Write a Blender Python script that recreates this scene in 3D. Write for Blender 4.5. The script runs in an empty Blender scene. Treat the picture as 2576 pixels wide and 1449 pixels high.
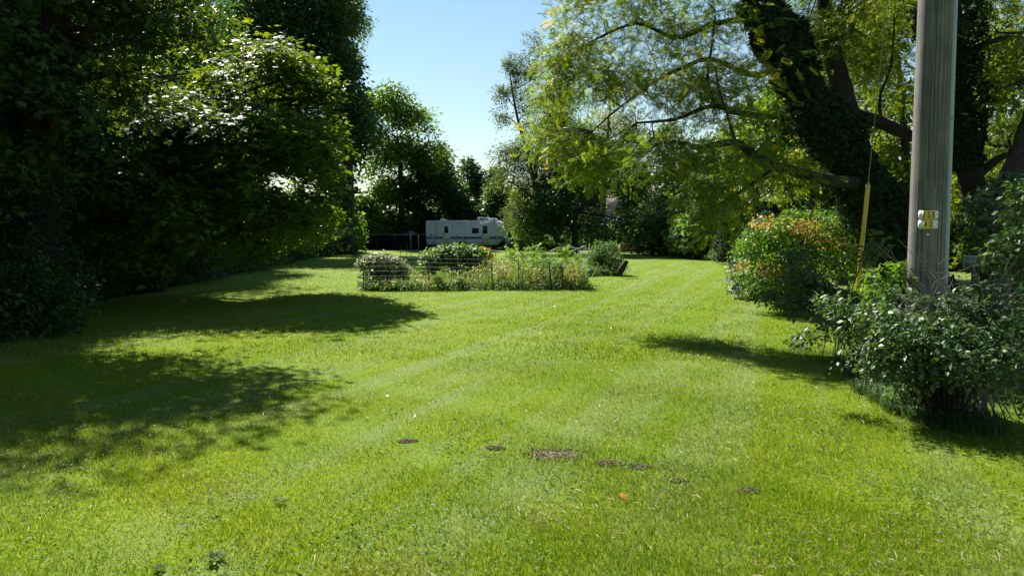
import bpy, math
import numpy as np
from mathutils import Vector
PI = math.pi
R = math.radians
scn = bpy.context.scene
col = scn.collection

# ------------------------------------------------------------ camera, sky, sun, exposure
CAM = np.array([0.0, 0.0, 1.6])
PITCH = R(4.03)
FPX = 1909.7                      # focal length in units of a 2576 px wide picture
cd = bpy.data.cameras.new('camera')
cam = bpy.data.objects.new('camera', cd)
col.objects.link(cam)
cam.location = CAM
cam.rotation_euler = (R(90) - PITCH, 0, 0)
cd.sensor_width = 36.0
cd.lens = 36.0 * FPX / 2576.0
cd.clip_start = 0.05
cd.clip_end = 1500
scn.camera = cam

SUN_AZ, SUN_EL = R(28), R(42)      # azimuth to the left of the viewing direction
w = bpy.data.worlds.new('World')
scn.world = w
w.use_nodes = True
nt = w.node_tree
bg = nt.nodes['Background']
sky = nt.nodes.new('ShaderNodeTexSky')
sky.sky_type = 'NISHITA'
sky.sun_disc = False
sky.sun_elevation = SUN_EL
sky.sun_rotation = -SUN_AZ
sky.air_density = 1.5
sky.dust_density = 0.0
sky.ozone_density = 4.0
nt.links.new(sky.outputs[0], bg.inputs[0])
bg.inputs[1].default_value = 0.05
sl = bpy.data.lights.new('sun', 'SUN')
sl.energy = 5.0
sl.angle = R(0.53)
sl.color = (1.0, 0.95, 0.86)
so = bpy.data.objects.new('sun', sl)
col.objects.link(so)
sdir = Vector((-math.sin(SUN_AZ) * math.cos(SUN_EL), math.cos(SUN_AZ) * math.cos(SUN_EL), math.sin(SUN_EL)))
so.rotation_euler = sdir.to_track_quat('Z', 'Y').to_euler()
so.location = (-20, 30, 40)
scn.view_settings.view_transform = 'Standard'
scn.view_settings.look = 'None'
scn.view_settings.gamma = 1
scn.view_settings.use_curve_mapping = False
scn.view_settings.exposure = 1.35
try:
    scn.cycles.max_bounces = 8
    scn.cycles.diffuse_bounces = 3
    scn.cycles.transmission_bounces = 5
    scn.cycles.transparent_max_bounces = 6
except Exception:
    pass

# ------------------------------------------------------------ picture -> place
_f = np.array([0, math.cos(PITCH), -math.sin(PITCH)])
_u = np.array([0, math.sin(PITCH), math.cos(PITCH)])
_r = np.array([1.0, 0, 0])
def ray(px, py):
    return _f + _r * (px - 1288) / FPX + _u * (724.5 - py) / FPX
def P(px, py, Y):
    d = ray(px, py)
    return CAM + d * (Y / d[1])
def gz(x, y):
    x = np.asarray(x, float); y = np.asarray(y, float)
    return 0.022 * np.sin(x * 0.9 + 1) * np.sin(y * 0.55 + 2) + 0.012 * np.sin(x * 2.3 + y * 0.9) * np.sin(y * 1.7 - x * .6)
def G(px, py):
    d = ray(px, py)
    p = CAM + d * (-CAM[2] / d[2])
    p[2] = float(gz(p[0], p[1]))
    return p

# ------------------------------------------------------------ objects
def tag(o, label=None, cat=None, group=None, kind=None):
    if label: o['label'] = label
    if cat: o['category'] = cat
    if group: o['group'] = group
    if kind: o['kind'] = kind
    return o
def empty(name, loc, label, cat, group=None, rz=0):
    o = bpy.data.objects.new(name, None)
    o.location = loc
    o.rotation_euler = (0, 0, rz)
    o.empty_display_size = .2
    col.objects.link(o)
    return tag(o, label, cat, group)
def copy_tree(o, parent=None):
    c = o.copy()
    col.objects.link(c)
    if parent is not None:
        c.parent = parent
    for ch in [x for x in bpy.data.objects if x.parent == o and x != c]:
        copy_tree(ch, c)
    return c
def mesh_np(name, V, faces, attr=None, smooth=False):
    """faces: list of (n,k) int arrays; attr: per-face float array in the same order"""
    V = np.asarray(V, np.float32).reshape(-1, 3)
    me = bpy.data.meshes.new(name)
    me.vertices.add(len(V))
    me.vertices.foreach_set('co', V.ravel())
    faces = [np.asarray(f, np.int32) for f in faces if len(f)]
    loops = np.concatenate([f.ravel() for f in faces])
    tot = np.concatenate([np.full(len(f), f.shape[1], np.int32) for f in faces])
    start = np.concatenate([[0], np.cumsum(tot)[:-1]]).astype(np.int32)
    me.loops.add(len(loops))
    me.loops.foreach_set('vertex_index', loops)
    me.polygons.add(len(tot))
    me.polygons.foreach_set('loop_start', start)
    me.polygons.foreach_set('loop_total', tot)
    if smooth:
        me.polygons.foreach_set('use_smooth', np.ones(len(tot), bool))
    if attr is not None:
        a = me.attributes.new('v', 'FLOAT', 'FACE')
        a.data.foreach_set('value', np.asarray(attr, np.float32))
    me.update(calc_edges=True)
    return me
def link(name, me, mat, parent=None, loc=None):
    o = bpy.data.objects.new(name, me)
    if mat is not None:
        me.materials.clear()
        me.materials.append(mat)
    col.objects.link(o)
    if parent is not None:
        o.parent = parent
    if loc is not None:
        o.location = loc
    return o
class MB:
    """collects simple shapes; build() links them as one mesh object"""
    def __init__(s): s.V = []; s.F = {}; s.n = 0
    def add(s, V, F):
        V = np.asarray(V, float).reshape(-1, 3)
        for f in F:
            s.F.setdefault(len(f), []).append([i + s.n for i in f])
        s.V.append(V); s.n += len(V)
        return s
    def addF(s, V, Fa):
        V = np.asarray(V, float).reshape(-1, 3)
        s.F.setdefault(Fa.shape[1], []).extend((Fa + s.n).tolist())
        s.V.append(V); s.n += len(V)
        return s
    def box(s, c, d, rz=0, ry=0):
        x, y, z = [k / 2 for k in d]
        V = np.array([[-x, -y, -z], [x, -y, -z], [x, y, -z], [-x, y, -z], [-x, -y, z], [x, -y, z], [x, y, z], [-x, y, z]])
        if ry:
            ca, sa = math.cos(ry), math.sin(ry)
            V = V @ np.array([[ca, 0, -sa], [0, 1, 0], [sa, 0, ca]])
        if rz:
            ca, sa = math.cos(rz), math.sin(rz)
            V = V @ np.array([[ca, sa, 0], [-sa, ca, 0], [0, 0, 1]])
        return s.add(V + np.array(c), [(0, 3, 2, 1), (4, 5, 6, 7), (0, 1, 5, 4), (1, 2, 6, 5), (2, 3, 7, 6), (3, 0, 4, 7)])
    def tube(s, pts, rad, n=8, caps=True):
        V, F = tube_arr(pts, rad, n)
        s.addF(V, F)
        if caps:
            m = len(pts)
            s.F.setdefault(n, []).append([s.n - len(V) + i for i in range(n)][::-1])
            s.F.setdefault(n, []).append([s.n - n + i for i in range(n)])
        return s
    def prism(s, prof, y0, y1):
        """profile in (x,z) extruded along y"""
        n = len(prof)
        V = [(x, y0, z) for x, z in prof] + [(x, y1, z) for x, z in prof]
        F = [tuple(range(n)), tuple(range(2 * n - 1, n - 1, -1))]
        F += [(i, i + n, (i + 1) % n + n, (i + 1) % n) for i in range(n)]
        return s.add(V, F)
    def build(s, name, mat, parent=None, loc=None, smooth=False, off=None):
        V = np.concatenate(s.V)
        if off is not None: V = V - np.asarray(off)
        me = mesh_np(name, V, [np.array(f) for f in s.F.values()], smooth=smooth)
        return link(name, me, mat, parent, loc)
def tube_arr(pts, rad, n=8, wob=0, rng=None):
    pts = np.asarray(pts, float)
    m = len(pts)
    rad = np.full(m, rad) if np.isscalar(rad) else np.asarray(rad, float)
    T = np.gradient(pts, axis=0)
    T /= np.linalg.norm(T, axis=1)[:, None] + 1e-9
    ref = np.array([0.31, 0.2, 0.93]) if abs(T[0][2]) < .8 else np.array([1.0, 0.1, 0])
    A = np.cross(T, ref); A /= np.linalg.norm(A, axis=1)[:, None] + 1e-9
    B = np.cross(T, A)
    a = np.arange(n) * 2 * PI / n
    rr = rad[:, None] * np.ones((1, n))
    if wob and rng is not None:
        rr = rr * (1 + wob * rng.standard_normal((m, n)))
    V = pts[:, None] + rr[..., None] * (np.cos(a)[None, :, None] * A[:, None] + np.sin(a)[None, :, None] * B[:, None])
    i = np.arange(m - 1)[:, None] * n; j = np.arange(n)[None]
    j2 = (j + 1) % n
    F = np.stack([i + j, i + j2, i + n + j2, i + n + j], -1).reshape(-1, 4)
    return V.reshape(-1, 3), F
def smooth_path(pts, k=6):
    """Catmull-Rom"""
    p = np.asarray(pts, float)
    if len(p) < 3: 
        t = np.linspace(0, 1, k + 1)[:, None]
        return p[0] * (1 - t) + p[-1] * t
    q = np.vstack([2 * p[0] - p[1], p, 2 * p[-1] - p[-2]])
    out = []
    for i in range(1, len(q) - 2):
        for t in np.linspace(0, 1, k, endpoint=False):
            out.append(.5 * (2 * q[i] + (q[i + 1] - q[i - 1]) * t + (2 * q[i - 1] - 5 * q[i] + 4 * q[i + 1] - q[i + 2]) * t * t + (3 * q[i] - q[i - 1] - 3 * q[i + 1] + q[i + 2]) * t ** 3))
    out.append(p[-1])
    return np.array(out)

# ------------------------------------------------------------ materials
def new_mat(name):
    m = bpy.data.materials.new(name); m.use_nodes = True
    return m, m.node_tree, m.node_tree.nodes['Principled BSDF']
def srgb(r, g, b):
    return tuple(((c / 255 + .055) / 1.055) ** 2.4 if c > 10 else c / 255 / 12.92 for c in (r, g, b)) + (1,)
def plain(name, c, rough=.6, metal=0, noise=0.0, scale=8, bump=0, spec=.5, stretch=None, c2=None):
    m, t, b = new_mat(name)
    c = tuple(c[:3]) + (1,)
    b.inputs['Base Color'].default_value = c
    b.inputs['Roughness'].default_value = rough
    b.inputs['Metallic'].default_value = metal
    b.inputs['Specular IOR Level'].default_value = spec
    if noise or bump:
        tc = t.nodes.new('ShaderNodeTexCoord')
        mp = t.nodes.new('ShaderNodeMapping')
        if stretch: mp.inputs['Scale'].default_value = stretch
        n = t.nodes.new('ShaderNodeTexNoise')
        n.inputs['Scale'].default_value = scale
        n.inputs['Detail'].default_value = 6
        n.inputs['Roughness'].default_value = .65
        t.links.new(tc.outputs['Object'], mp.inputs[0]); t.links.new(mp.outputs[0], n.inputs[0])
        if noise:
            r = t.nodes.new('ShaderNodeValToRGB')
            d = c2 or tuple(k * (1 - noise) for k in c[:3]) + (1,)
            r.color_ramp.elements[0].position = .3; r.color_ramp.elements[0].color = tuple(d[:3]) + (1,)
            r.color_ramp.elements[1].position = .7; r.color_ramp.elements[1].color = c
            t.links.new(n.outputs[0], r.inputs[0]); t.links.new(r.outputs[0], b.inputs['Base Color'])
        if bump:
            bp = t.nodes.new('ShaderNodeBump'); bp.inputs['Strength'].default_value = bump
            bp.inputs['Distance'].default_value = .02
            t.links.new(n.outputs[0], bp.inputs['Height']); t.links.new(bp.outputs[0], b.inputs['Normal'])
    return m
def leafmat(name, stops, trans=.45, tcol=(1.0, 1.0, .35), tgain=1.6, rough=.42, spec=.5):
    """stops: [(pos,(r,g,b)),...] over the per-leaf value v"""
    m, t, b = new_mat(name)
    a = t.nodes.new('ShaderNodeAttribute'); a.attribute_name = 'v'
    r = t.nodes.new('ShaderNodeValToRGB')
    while len(r.color_ramp.elements) < len(stops): r.color_ramp.elements.new(.5)
    for e, (p, c) in zip(r.color_ramp.elements, stops):
        e.position = p; e.color = tuple(c) + (1,)
    t.links.new(a.outputs['Fac'], r.inputs[0])
    t.links.new(r.outputs[0], b.inputs['Base Color'])
    b.inputs['Roughness'].default_value = rough
    b.inputs['Specular IOR Level'].default_value = spec
    tr = t.nodes.new('ShaderNodeBsdfTranslucent')
    mu = t.nodes.new('ShaderNodeMix'); mu.data_type = 'RGBA'; mu.blend_type = 'MULTIPLY'
    mu.inputs[0].default_value = 1
    mu.inputs[7].default_value = tuple(k * tgain for k in tcol) + (1,)
    t.links.new(r.outputs[0], mu.inputs[6]); t.links.new(mu.outputs[2], tr.inputs[0])
    mx = t.nodes.new('ShaderNodeMixShader'); mx.inputs[0].default_value = trans
    t.links.new(b.outputs[0], mx.inputs[1]); t.links.new(tr.outputs[0], mx.inputs[2])
    t.links.new(mx.outputs[0], t.nodes['Material Output'].inputs[0])
    return m
M = {}
M['bark'] = plain('bark', (.085, .07, .055), .95, noise=.6, scale=9, bump=.9, spec=.2, stretch=(1, 1, .25))
M['bark_dark'] = plain('bark_dark', (.045, .038, .032), .95, noise=.5, scale=9, bump=.8, spec=.2, stretch=(1, 1, .25))
M['twig'] = plain('twig', (.10, .08, .06), .9, spec=.2)
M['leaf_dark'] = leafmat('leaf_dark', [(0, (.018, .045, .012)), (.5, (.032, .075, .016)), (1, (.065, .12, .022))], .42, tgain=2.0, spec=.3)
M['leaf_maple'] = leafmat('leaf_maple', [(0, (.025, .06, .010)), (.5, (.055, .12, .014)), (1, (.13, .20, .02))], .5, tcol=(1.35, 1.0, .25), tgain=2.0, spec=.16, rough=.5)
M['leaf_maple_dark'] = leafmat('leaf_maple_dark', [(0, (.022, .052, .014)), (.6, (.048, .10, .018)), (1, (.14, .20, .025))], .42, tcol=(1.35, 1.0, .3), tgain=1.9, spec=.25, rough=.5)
M['leaf_blue'] = leafmat('leaf_blue', [(0, (.035, .075, .028)), (1, (.085, .14, .045))], .5, tcol=(1, 1, .5), tgain=2.6, spec=.2, rough=.6)
M['leaf_locust'] = leafmat('leaf_locust', [(0, (.035, .08, .012)), (.6, (.075, .14, .02)), (1, (.14, .19, .028))], .5, tgain=2.4, spec=.2)
M['leaf_walnut'] = leafmat('leaf_walnut', [(0, (.03, .065, .012)), (.4, (.065, .12, .016)), (.8, (.12, .175, .018)), (.95, (.25, .23, .02)), (1, (.36, .20, .02))], .5, tcol=(1.15, 1.0, .3), tgain=2.2, spec=.35, rough=.5)
M['leaf_sparse'] = leafmat('leaf_sparse', [(0, (.035, .065, .025)), (.8, (.075, .11, .035)), (1, (.17, .11, .05))], .5, tcol=(1.1, 1, .5), tgain=2.3, spec=.12, rough=.7)
M['leaf_yew'] = leafmat('leaf_yew', [(0, (.008, .018, .008)), (1, (.018, .036, .013))], .12, spec=.12, rough=.6)
M['leaf_juniper'] = leafmat('leaf_juniper', [(0, (.03, .07, .045)), (1, (.07, .13, .085))], .2, tcol=(1, 1, .8))
M['leaf_privet'] = leafmat('leaf_privet', [(0, (.038, .08, .028)), (.7, (.075, .14, .042)), (.93, (.10, .18, .035)), (1, (.22, .13, .08))], .34, rough=.48, spec=.42)
M['leaf_burning'] = leafmat('leaf_burning', [(0, (.03, .115, .016)), (.45, (.07, .16, .014)), (.62, (.16, .20, .02)), (.76, (.27, .16, .08)), (.9, (.34, .12, .09)), (1, (.45, .05, .08))], .5, tcol=(1.1, 1, .5), tgain=2.0, spec=.25)
M['leaf_sapling'] = leafmat('leaf_sapling', [(0, (.05, .13, .02)), (1, (.13, .22, .03))], .5, tgain=1.7, spec=.2, rough=.6)
M['leaf_backing'] = leafmat('leaf_backing', [(0, (.045, .115, .016)), (.6, (.10, .15, .02)), (.9, (.18, .21, .03)), (1, (.30, .24, .03))], .5, tcol=(1.3, 1, .3), tgain=2.2, spec=.2)
M['leaf_grape'] = leafmat('leaf_grape', [(0, (.03, .08, .016)), (.5, (.06, .13, .02)), (1, (.17, .25, .04))], .42, rough=.5, spec=.4, tgain=1.9)
M['leaf_clematis'] = leafmat('leaf_clematis', [(0, (.06, .12, .03)), (.5, (.22, .27, .10)), (1, (.60, .52, .40))], .35, tcol=(1, 1, .7), tgain=1.2)
M['goldenrod'] = leafmat('goldenrod', [(0, (.10, .18, .02)), (.5, (.55, .36, .015)), (1, (.8, .45, .01))], .3, tgain=1)
M['weed'] = leafmat('weed', [(0, (.06, .13, .02)), (.45, (.12, .21, .03)), (.66, (.30, .28, .11)), (1, (.42, .27, .19))], .5, tcol=(1, 1, .5), tgain=1.6, spec=.2)
M['grass_blade'] = leafmat('grass_blade', [(0, (.055, .11, .010)), (.5, (.125, .185, .010)), (.85, (.20, .24, .014)), (1, (.30, .30, .13))], .5, tcol=(1, 1, .25), tgain=1.6, rough=.7, spec=.1)
M['tall_grass'] = leafmat('tall_grass', [(0, (.03, .08, .02)), (.7, (.07, .15, .04)), (1, (.30, .28, .15))], .4, tcol=(1, 1, .5), rough=.4, spec=.5)
M['clover'] = leafmat('clover', [(0, (.08, .17, .05)), (1, (.16, .25, .10))], .35, tcol=(1, 1, .6), rough=.6, spec=.12, tgain=1.2)
M['yellow_leaf'] = leafmat('yellow_leaf', [(0, (.6, .4, .04)), (1, (.7, .25, .03))], .4, tgain=1)
M['straw'] = leafmat('straw', [(0, (.25, .2, .1)), (1, (.5, .42, .26))], .3, tgain=1)

# ------------------------------------------------------------ leaves
def nrm(a): return a / (np.linalg.norm(a, axis=-1, keepdims=True) + 1e-9)
T_OVAL = (np.array([[0, 0, 0], [.5, -.28, .06], [1, 0, -.04], [.5, .28, .06]], float), [np.array([[0, 1, 2], [0, 2, 3]])])
T_NARROW = (np.array([[0, 0, 0], [.45, -.15, .03], [1, 0, -.05], [.45, .15, .03]], float), [np.array([[0, 1, 2], [0, 2, 3]])])
T_QUAD = (np.array([[0, 0, 0], [.45, -.4, .05], [1, 0, 0], [.45, .4, .05]], float), [np.array([[0, 1, 2, 3]])])
T_MAPLE = (np.array([[0, 0, 0], [.42, .16, .03], [1, 0, -.06], [.42, -.16, .03], [.62, .58, -.05], [.1, .34, 0], [.62, -.58, -.05], [.1, -.34, 0]], float),
           [np.array([[0, 3, 2, 1], [0, 1, 4, 5], [0, 7, 6, 3]])])
def _pinn(n=6, w=.11):
    V = []; F = []
    xs = np.linspace(.12, .92, n)
    for i, x in enumerate(xs):
        L = .30 * (1 - .35 * abs(x - .45))
        for s in (-1, 1):
            b = len(V)
            V += [(x, 0, -.1 * x * x), (x + .10 - w * .3, s * L * .5 , -.02 - .1 * x * x), (x + .17, s * L, -.10 - .1 * x * x), (x + .10 + w * .7, s * L * .45, .0 - .1 * x * x)]
            F.append((b, b + 1, b + 2, b + 3) if s < 0 else (b, b + 3, b + 2, b + 1))
    b = len(V)
    V += [(.95, 0, -.1), (1.08, -w * .5, -.12), (1.22, 0, -.17), (1.08, w * .5, -.12)]
    F.append((b, b + 1, b + 2, b + 3))
    return (np.array(V, float), [np.array(F)])
T_PINN = _pinn()
T_PINN_S = _pinn(4, .16)
def leaves(C, N, D, size, tmpl, val):
    """C,N,D (n,3); size (n,); val (n,) -> V, [F], attr"""
    tv, tf = tmpl
    N = nrm(N); D = nrm(D - N * np.sum(D * N, 1, keepdims=True))
    B = np.cross(N, D)
    V = C[:, None] + size[:, None, None] * (tv[None, :, 0:1] * D[:, None] + tv[None, :, 1:2] * B[:, None] + tv[None, :, 2:3] * N[:, None])
    k = len(tv)
    off = (np.arange(len(C)) * k)[:, None, None]
    F = [(f[None] + off).reshape(-1, f.shape[1]) for f in tf]
    att = np.concatenate([np.repeat(val, len(f)) for f in tf])
    return V.reshape(-1, 3), F, att
def rdir(rng, n):
    return nrm(rng.standard_normal((n, 3)))
def noise3(p, s, f):
    q = p * f
    return (np.sin(q[:, 0] * 1.7 + s) * np.sin(q[:, 1] * 1.9 + s * 2.1 + q[:, 2]) + np.sin(q[:, 2] * 2.3 + s * 3.7 + q[:, 0] * .6) * .8 + np.sin((q[:, 0] + q[:, 1] - q[:, 2]) * 3.1 + s) * .4)
def clusters(rng, blobs, n, shell=.5, gap=-.9, gapf=.8, lump=.22):
    """blobs: (centre, radii) -> cluster centres, outward normals"""
    C = np.array([b[0] for b in blobs], float); Rr = np.array([b[1] for b in blobs], float)
    wgt = np.prod(Rr, 1) ** (2 / 3.); wgt /= wgt.sum()
    i = rng.choice(len(blobs), n * 2, p=wgt)
    u = rdir(rng, n * 2)
    r = shell + (1 - shell) * rng.random(n * 2) ** .6
    r = np.where(rng.random(n * 2) < .12, rng.random(n * 2), r) * (1 + .10 * rng.standard_normal(n * 2))
    r = r * (1 + lump * (noise3(u * 3.1 + C[i] * 1.7, 1.3, 1.0) * .6 + noise3(u * 7 + C[i], 4.1, 1.0) * .35))
    p = C[i] + u * r[:, None] * Rr[i]
    keep = noise3(p, rng.random() * 9, gapf) > gap
    p = p[keep][:n]; u = u[keep][:n]; i = i[keep][:n]
    return p, u, i
def foliage(rng, blobs, n_cl, per, size, tmpl, spray=.5, flat=.22, gap=-.9, gapf=.8, shell=.5, droop=.25, up=1.0, zmin=.05, jit=.45, sv=.35, lump=.22):
    p, u, i = clusters(rng, blobs, n_cl, shell, gap, gapf, lump)
    n = len(p)
    PN = nrm(u * .55 + np.array([0, 0, up]) + .35 * rng.standard_normal((n, 3)))
    cv = np.clip(.5 + .24 * rng.standard_normal(n) + .16 * noise3(p, 2.2, .5), 0, 1)
    idx = np.repeat(np.arange(n), per)
    m = len(idx)
    a = rdir(rng, m)
    N = PN[idx]
    a = nrm(a - N * np.sum(a * N, 1, keepdims=True))
    rho = spray * np.sqrt(rng.random(m)) * (1 + .2 * rng.standard_normal(m))
    c = p[idx] + a * rho[:, None] + N * (flat * spray * rng.standard_normal(m))[:, None]
    c[:, 2] -= rho * droop
    D = nrm(a + .4 * rdir(rng, m) + np.array([0, 0, -droop]))
    NN = nrm(N + jit * rng.standard_normal((m, 3)))
    val = np.clip(cv[idx] * .65 + .35 * rng.random(m) + .0, 0, 1)
    s = size * (1 + sv * rng.standard_normal(m)).clip(.5, 1.6)
    k = c[:, 2] > zmin
    return leaves(c[k], NN[k], D[k], s[k], tmpl, val[k]), p, i
def crown_obj(name, fol, mat, parent, off):
    V, F, att = fol
    return link(name, mesh_np(name, V - off, F, att), mat, parent)
def merge(fl):
    V = []; Fs = []; A = []; n = 0
    ks = [f.shape[1] for f in fl[0][1]]
    out = [[] for _ in ks]; at = [[] for _ in ks]
    for V0, F0, a0 in fl:
        V.append(V0)
        s = 0
        for j, f in enumerate(F0):
            out[j].append(f + n); at[j].append(a0[s:s + len(f)]); s += len(f)
        n += len(V0)
    return np.concatenate(V), [np.concatenate(o) for o in out], np.concatenate([np.concatenate(a) for a in at])

def twig_mesh(segs, r0=.012, r1=.004):
    """segs: list of polylines (k,3); three-sided"""
    mb = MB()
    for s in segs:
        k = len(s)
        V, F = tube_arr(s, np.linspace(r0, r1, k), 3)
        mb.addF(V, F)
    return mb

def tree(name, label, cat, trunk, rad, blobs, fol, leaf, bark='bark', group=None, limb_parts=False, tw=14, seed=1, limbs=None, tw_r=.02, nlimb=None, extra_crown=None, zmin=.05):
    """trunk: list of points (world), rad: radii; blobs [(centre, radii)]; fol: kwargs for foliage()"""
    rng = np.random.default_rng(seed)
    trunk = np.asarray(trunk, float)
    base = trunk[0].copy()
    root = empty(name, base, label, cat, group)
    tp = smooth_path(trunk, 5)
    tr = np.interp(np.linspace(0, 1, len(tp)), np.linspace(0, 1, len(rad)), rad)
    tr[0] *= 1.35
    tp[0][2] -= .1
    mb = MB()
    V, F = tube_arr(tp, tr, 12, .05, rng)
    mb.addF(V, F)
    mb.build('trunk', M[bark], root, off=base, smooth=True)
    fol, pc, bi = foliage(rng, blobs, leaf and fol['n_cl'], **{k: v for k, v in fol.items() if k != 'n_cl'}, zmin=zmin)
    if extra_crown: fol = merge([fol] + extra_crown)
    ends = []
    lm = MB()
    def add_limb(pts, r0, r1):
        q = smooth_path(pts, 5)
        V, F = tube_arr(q, np.linspace(r0, r1, len(q)), 7, .05, rng)
        if limb_parts:
            m2 = MB(); m2.addF(V, F); m2.build('limb', M[bark], root, off=base, smooth=True)
        else:
            lm.addF(V, F)
        ends.append(q)
    if limbs:
        for pts, r0, r1 in limbs: add_limb(pts, r0, r1)
    bl = list(range(len(blobs)))
    if nlimb is not None: bl = bl[:nlimb]
    for b in bl:
        c = np.array(blobs[b][0]); rr = np.array(blobs[b][1])
        zz = min(c[2] - .35 * np.linalg.norm((c - base)[:2]) - .2 * rr[2], tp[-1][2])
        zz = max(zz, base[2] + .28 * (tp[-1][2] - base[2]))
        k = int(np.argmin(abs(tp[:, 2] - zz)))
        s = tp[k]
        mid = s * .5 + c * .5 + np.array([0, 0, .08 * np.linalg.norm(c - s)]) + rng.standard_normal(3) * .06 * np.linalg.norm(c - s)
        add_limb([s, mid, c + rng.standard_normal(3) * .1 * rr], tr[k] * .45, .03)
        for _ in range(3):
            e = c + rdir(rng, 1)[0] * rr * .75
            m_ = (mid + e) / 2 + rng.standard_normal(3) * .1 * rr
            q = smooth_path([mid * .4 + c * .6, m_, e], 4)
            V, F = tube_arr(q, np.linspace(tr[k] * .2, .015, len(q)), 5)
            lm.addF(V, F); ends.append(q)
    E = np.concatenate(ends) if ends else tp
    sel = rng.choice(len(pc), min(len(pc), tw * len(blobs)), replace=False)
    for j in sel:
        d = np.linalg.norm(E - pc[j], axis=1)
        s = E[int(np.argmin(d))]
        m_ = (s + pc[j]) / 2 + rng.standard_normal(3) * .12 * d.min()
        V, F = tube_arr(np.array([s, m_, pc[j]]), np.array([tw_r, tw_r * .7, tw_r * .3]), 3)
        lm.addF(V, F)
    if lm.n: tag(lm.build('branches', M[bark], root, off=base), kind='stuff')
    crown_obj('crown', fol, M[leaf], root, base)
    return root
def B(px, py, Y, rpx, rpy, dy=None):
    """crown blob seen at picture place (px,py), Y metres away, half-width/height in picture units"""
    rx = rpx * Y / FPX; rz = rpy * Y / FPX
    return (P(px, py, Y), (rx, dy if dy else (rx + rz) / 2, rz))
def T(Y, *pts):
    return [P(x, y, Y) for x, y in pts]
def gp(x, y): return np.array([x, y, float(gz(x, y))])

# ============================================================ SETTING
def grass_material():
    m, t, b = new_mat('lawn')
    N = t.nodes; L = t.links
    tc = N.new('ShaderNodeTexCoord')
    def noise(scale, det=4, st=None):
        n = N.new('ShaderNodeTexNoise'); n.inputs['Scale'].default_value = scale; n.inputs['Detail'].default_value = det
        n.inputs['Roughness'].default_value = .7
        if st:
            m0 = N.new('ShaderNodeMapping'); m0.inputs['Rotation'].default_value = (0, 0, st[1])
            mp = N.new('ShaderNodeMapping'); mp.inputs['Scale'].default_value = st[0]
            L.new(tc.outputs['Object'], m0.inputs[0]); L.new(m0.outputs[0], mp.inputs[0]); L.new(mp.outputs[0], n.inputs[0])
        else: L.new(tc.outputs['Object'], n.inputs[0])
        return n.outputs[0]
    def ramp(src, stops):
        r = N.new('ShaderNodeValToRGB')
        while len(r.color_ramp.elements) < len(stops): r.color_ramp.elements.new(.5)
        for e, (p, c) in zip(r.color_ramp.elements, stops): e.position = p; e.color = tuple(c) + (1,)
        L.new(src, r.inputs[0]); return r.outputs[0]
    def mix(f, a, c, mode='MIX'):
        x = N.new('ShaderNodeMix'); x.data_type = 'RGBA'; x.blend_type = mode
        if isinstance(f, float): x.inputs[0].default_value = f
        else: L.new(f, x.inputs[0])
        for i, s in ((6, a), (7, c)):
            if isinstance(s, tuple): x.inputs[i].default_value = s + (1,)
            else: L.new(s, x.inputs[i])
        return x.outputs[2]
    fine = ramp(noise(28, 6), [(.30, (.05, .09, .009)), (.5, (.125, .19, .010)), (.72, (.22, .27, .014))])
    big = ramp(noise(.55, 5), [(.35, (.85, 1.0, .9)), (.65, (1.15, 1.05, .9))])
    c = mix(1.0, fine, big, 'MULTIPLY')
    clov = ramp(noise(1.3, 6), [(.60, (0, 0, 0)), (.72, (.55, .55, .55))])
    c = mix(clov, c, (.11, .20, .05))
    # faint mowing tracks running away from the camera
    tr = ramp(noise(1.0, 3, ((1.5, .05, 1), R(20))), [(.45, (0, 0, 0)), (.66, (.7, .7, .7))])
    c = mix(tr, c, (.18, .22, .09))
    br = ramp(noise(2.6, 5), [(.66, (0, 0, 0)), (.78, (.7, .7, .7))])
    c = mix(br, c, (.17, .14, .055))
    L.new(c, b.inputs['Base Color'])
    b.inputs['Roughness'].default_value = .9
    b.inputs['Specular IOR Level'].default_value = .05
    bp = N.new('ShaderNodeBump'); bp.inputs['Strength'].default_value = .55; bp.inputs['Distance'].default_value = .04
    L.new(noise(45, 5), bp.inputs['Height']); L.new(bp.outputs[0], b.inputs['Normal'])
    return m
def grid(name, x0, x1, y0, y1, st, mat, dz=0, inside=None, zf=gz):
    xs = np.arange(x0, x1 + st * .5, st); ys = np.arange(y0, y1 + st * .5, st)
    X, Y = np.meshgrid(xs, ys)
    Z = zf(X, Y) + dz
    V = np.stack([X, Y, Z], -1).reshape(-1, 3)
    nx = len(xs)
    i = np.arange(len(ys) - 1)[:, None] * nx + np.arange(nx - 1)[None]
    F = np.stack([i, i + 1, i + 1 + nx, i + nx], -1).reshape(-1, 4)
    if inside is not None:
        ctr = V[F].mean(1); F = F[inside(ctr[:, 0], ctr[:, 1])]
    return link(name, mesh_np(name, V, [F], smooth=True), mat)
# dark leaf-littered soil under the woods, out to the horizon
M['forest_floor'] = plain('forest_floor', (.06, .05, .032), .95, noise=.55, scale=3, bump=.4, spec=.1, c2=(.03, .045, .018))
fm = MB()
fm.add([(-900, -700, -.05), (900, -700, -.05), (900, 1200, -.05), (-900, 1200, -.05)], [(0, 1, 2, 3)])
tag(fm.build('ground', M['forest_floor']), kind='structure')
LE = np.array([[-60, -40], [-40, -12], [-9.0, 9], [-9.6, 14.5], [-10.6, 24], [-11.6, 34], [-15, 60], [-18, 72], [-17, 77]], float)  # woodland edge, left (x by y)
def left_edge(y): return np.interp(y, [-40, 4, 9, 14.5, 24, 34, 60, 72, 90], [-16, -12, -9.3, -9.5, -10.6, -11.6, -15, -18, -18])
def right_edge(y): return np.interp(y, [-40, 30, 37, 40, 46, 71, 90], [24, 24, 13, 12.2, 12.3, 11.9, 12])
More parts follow.
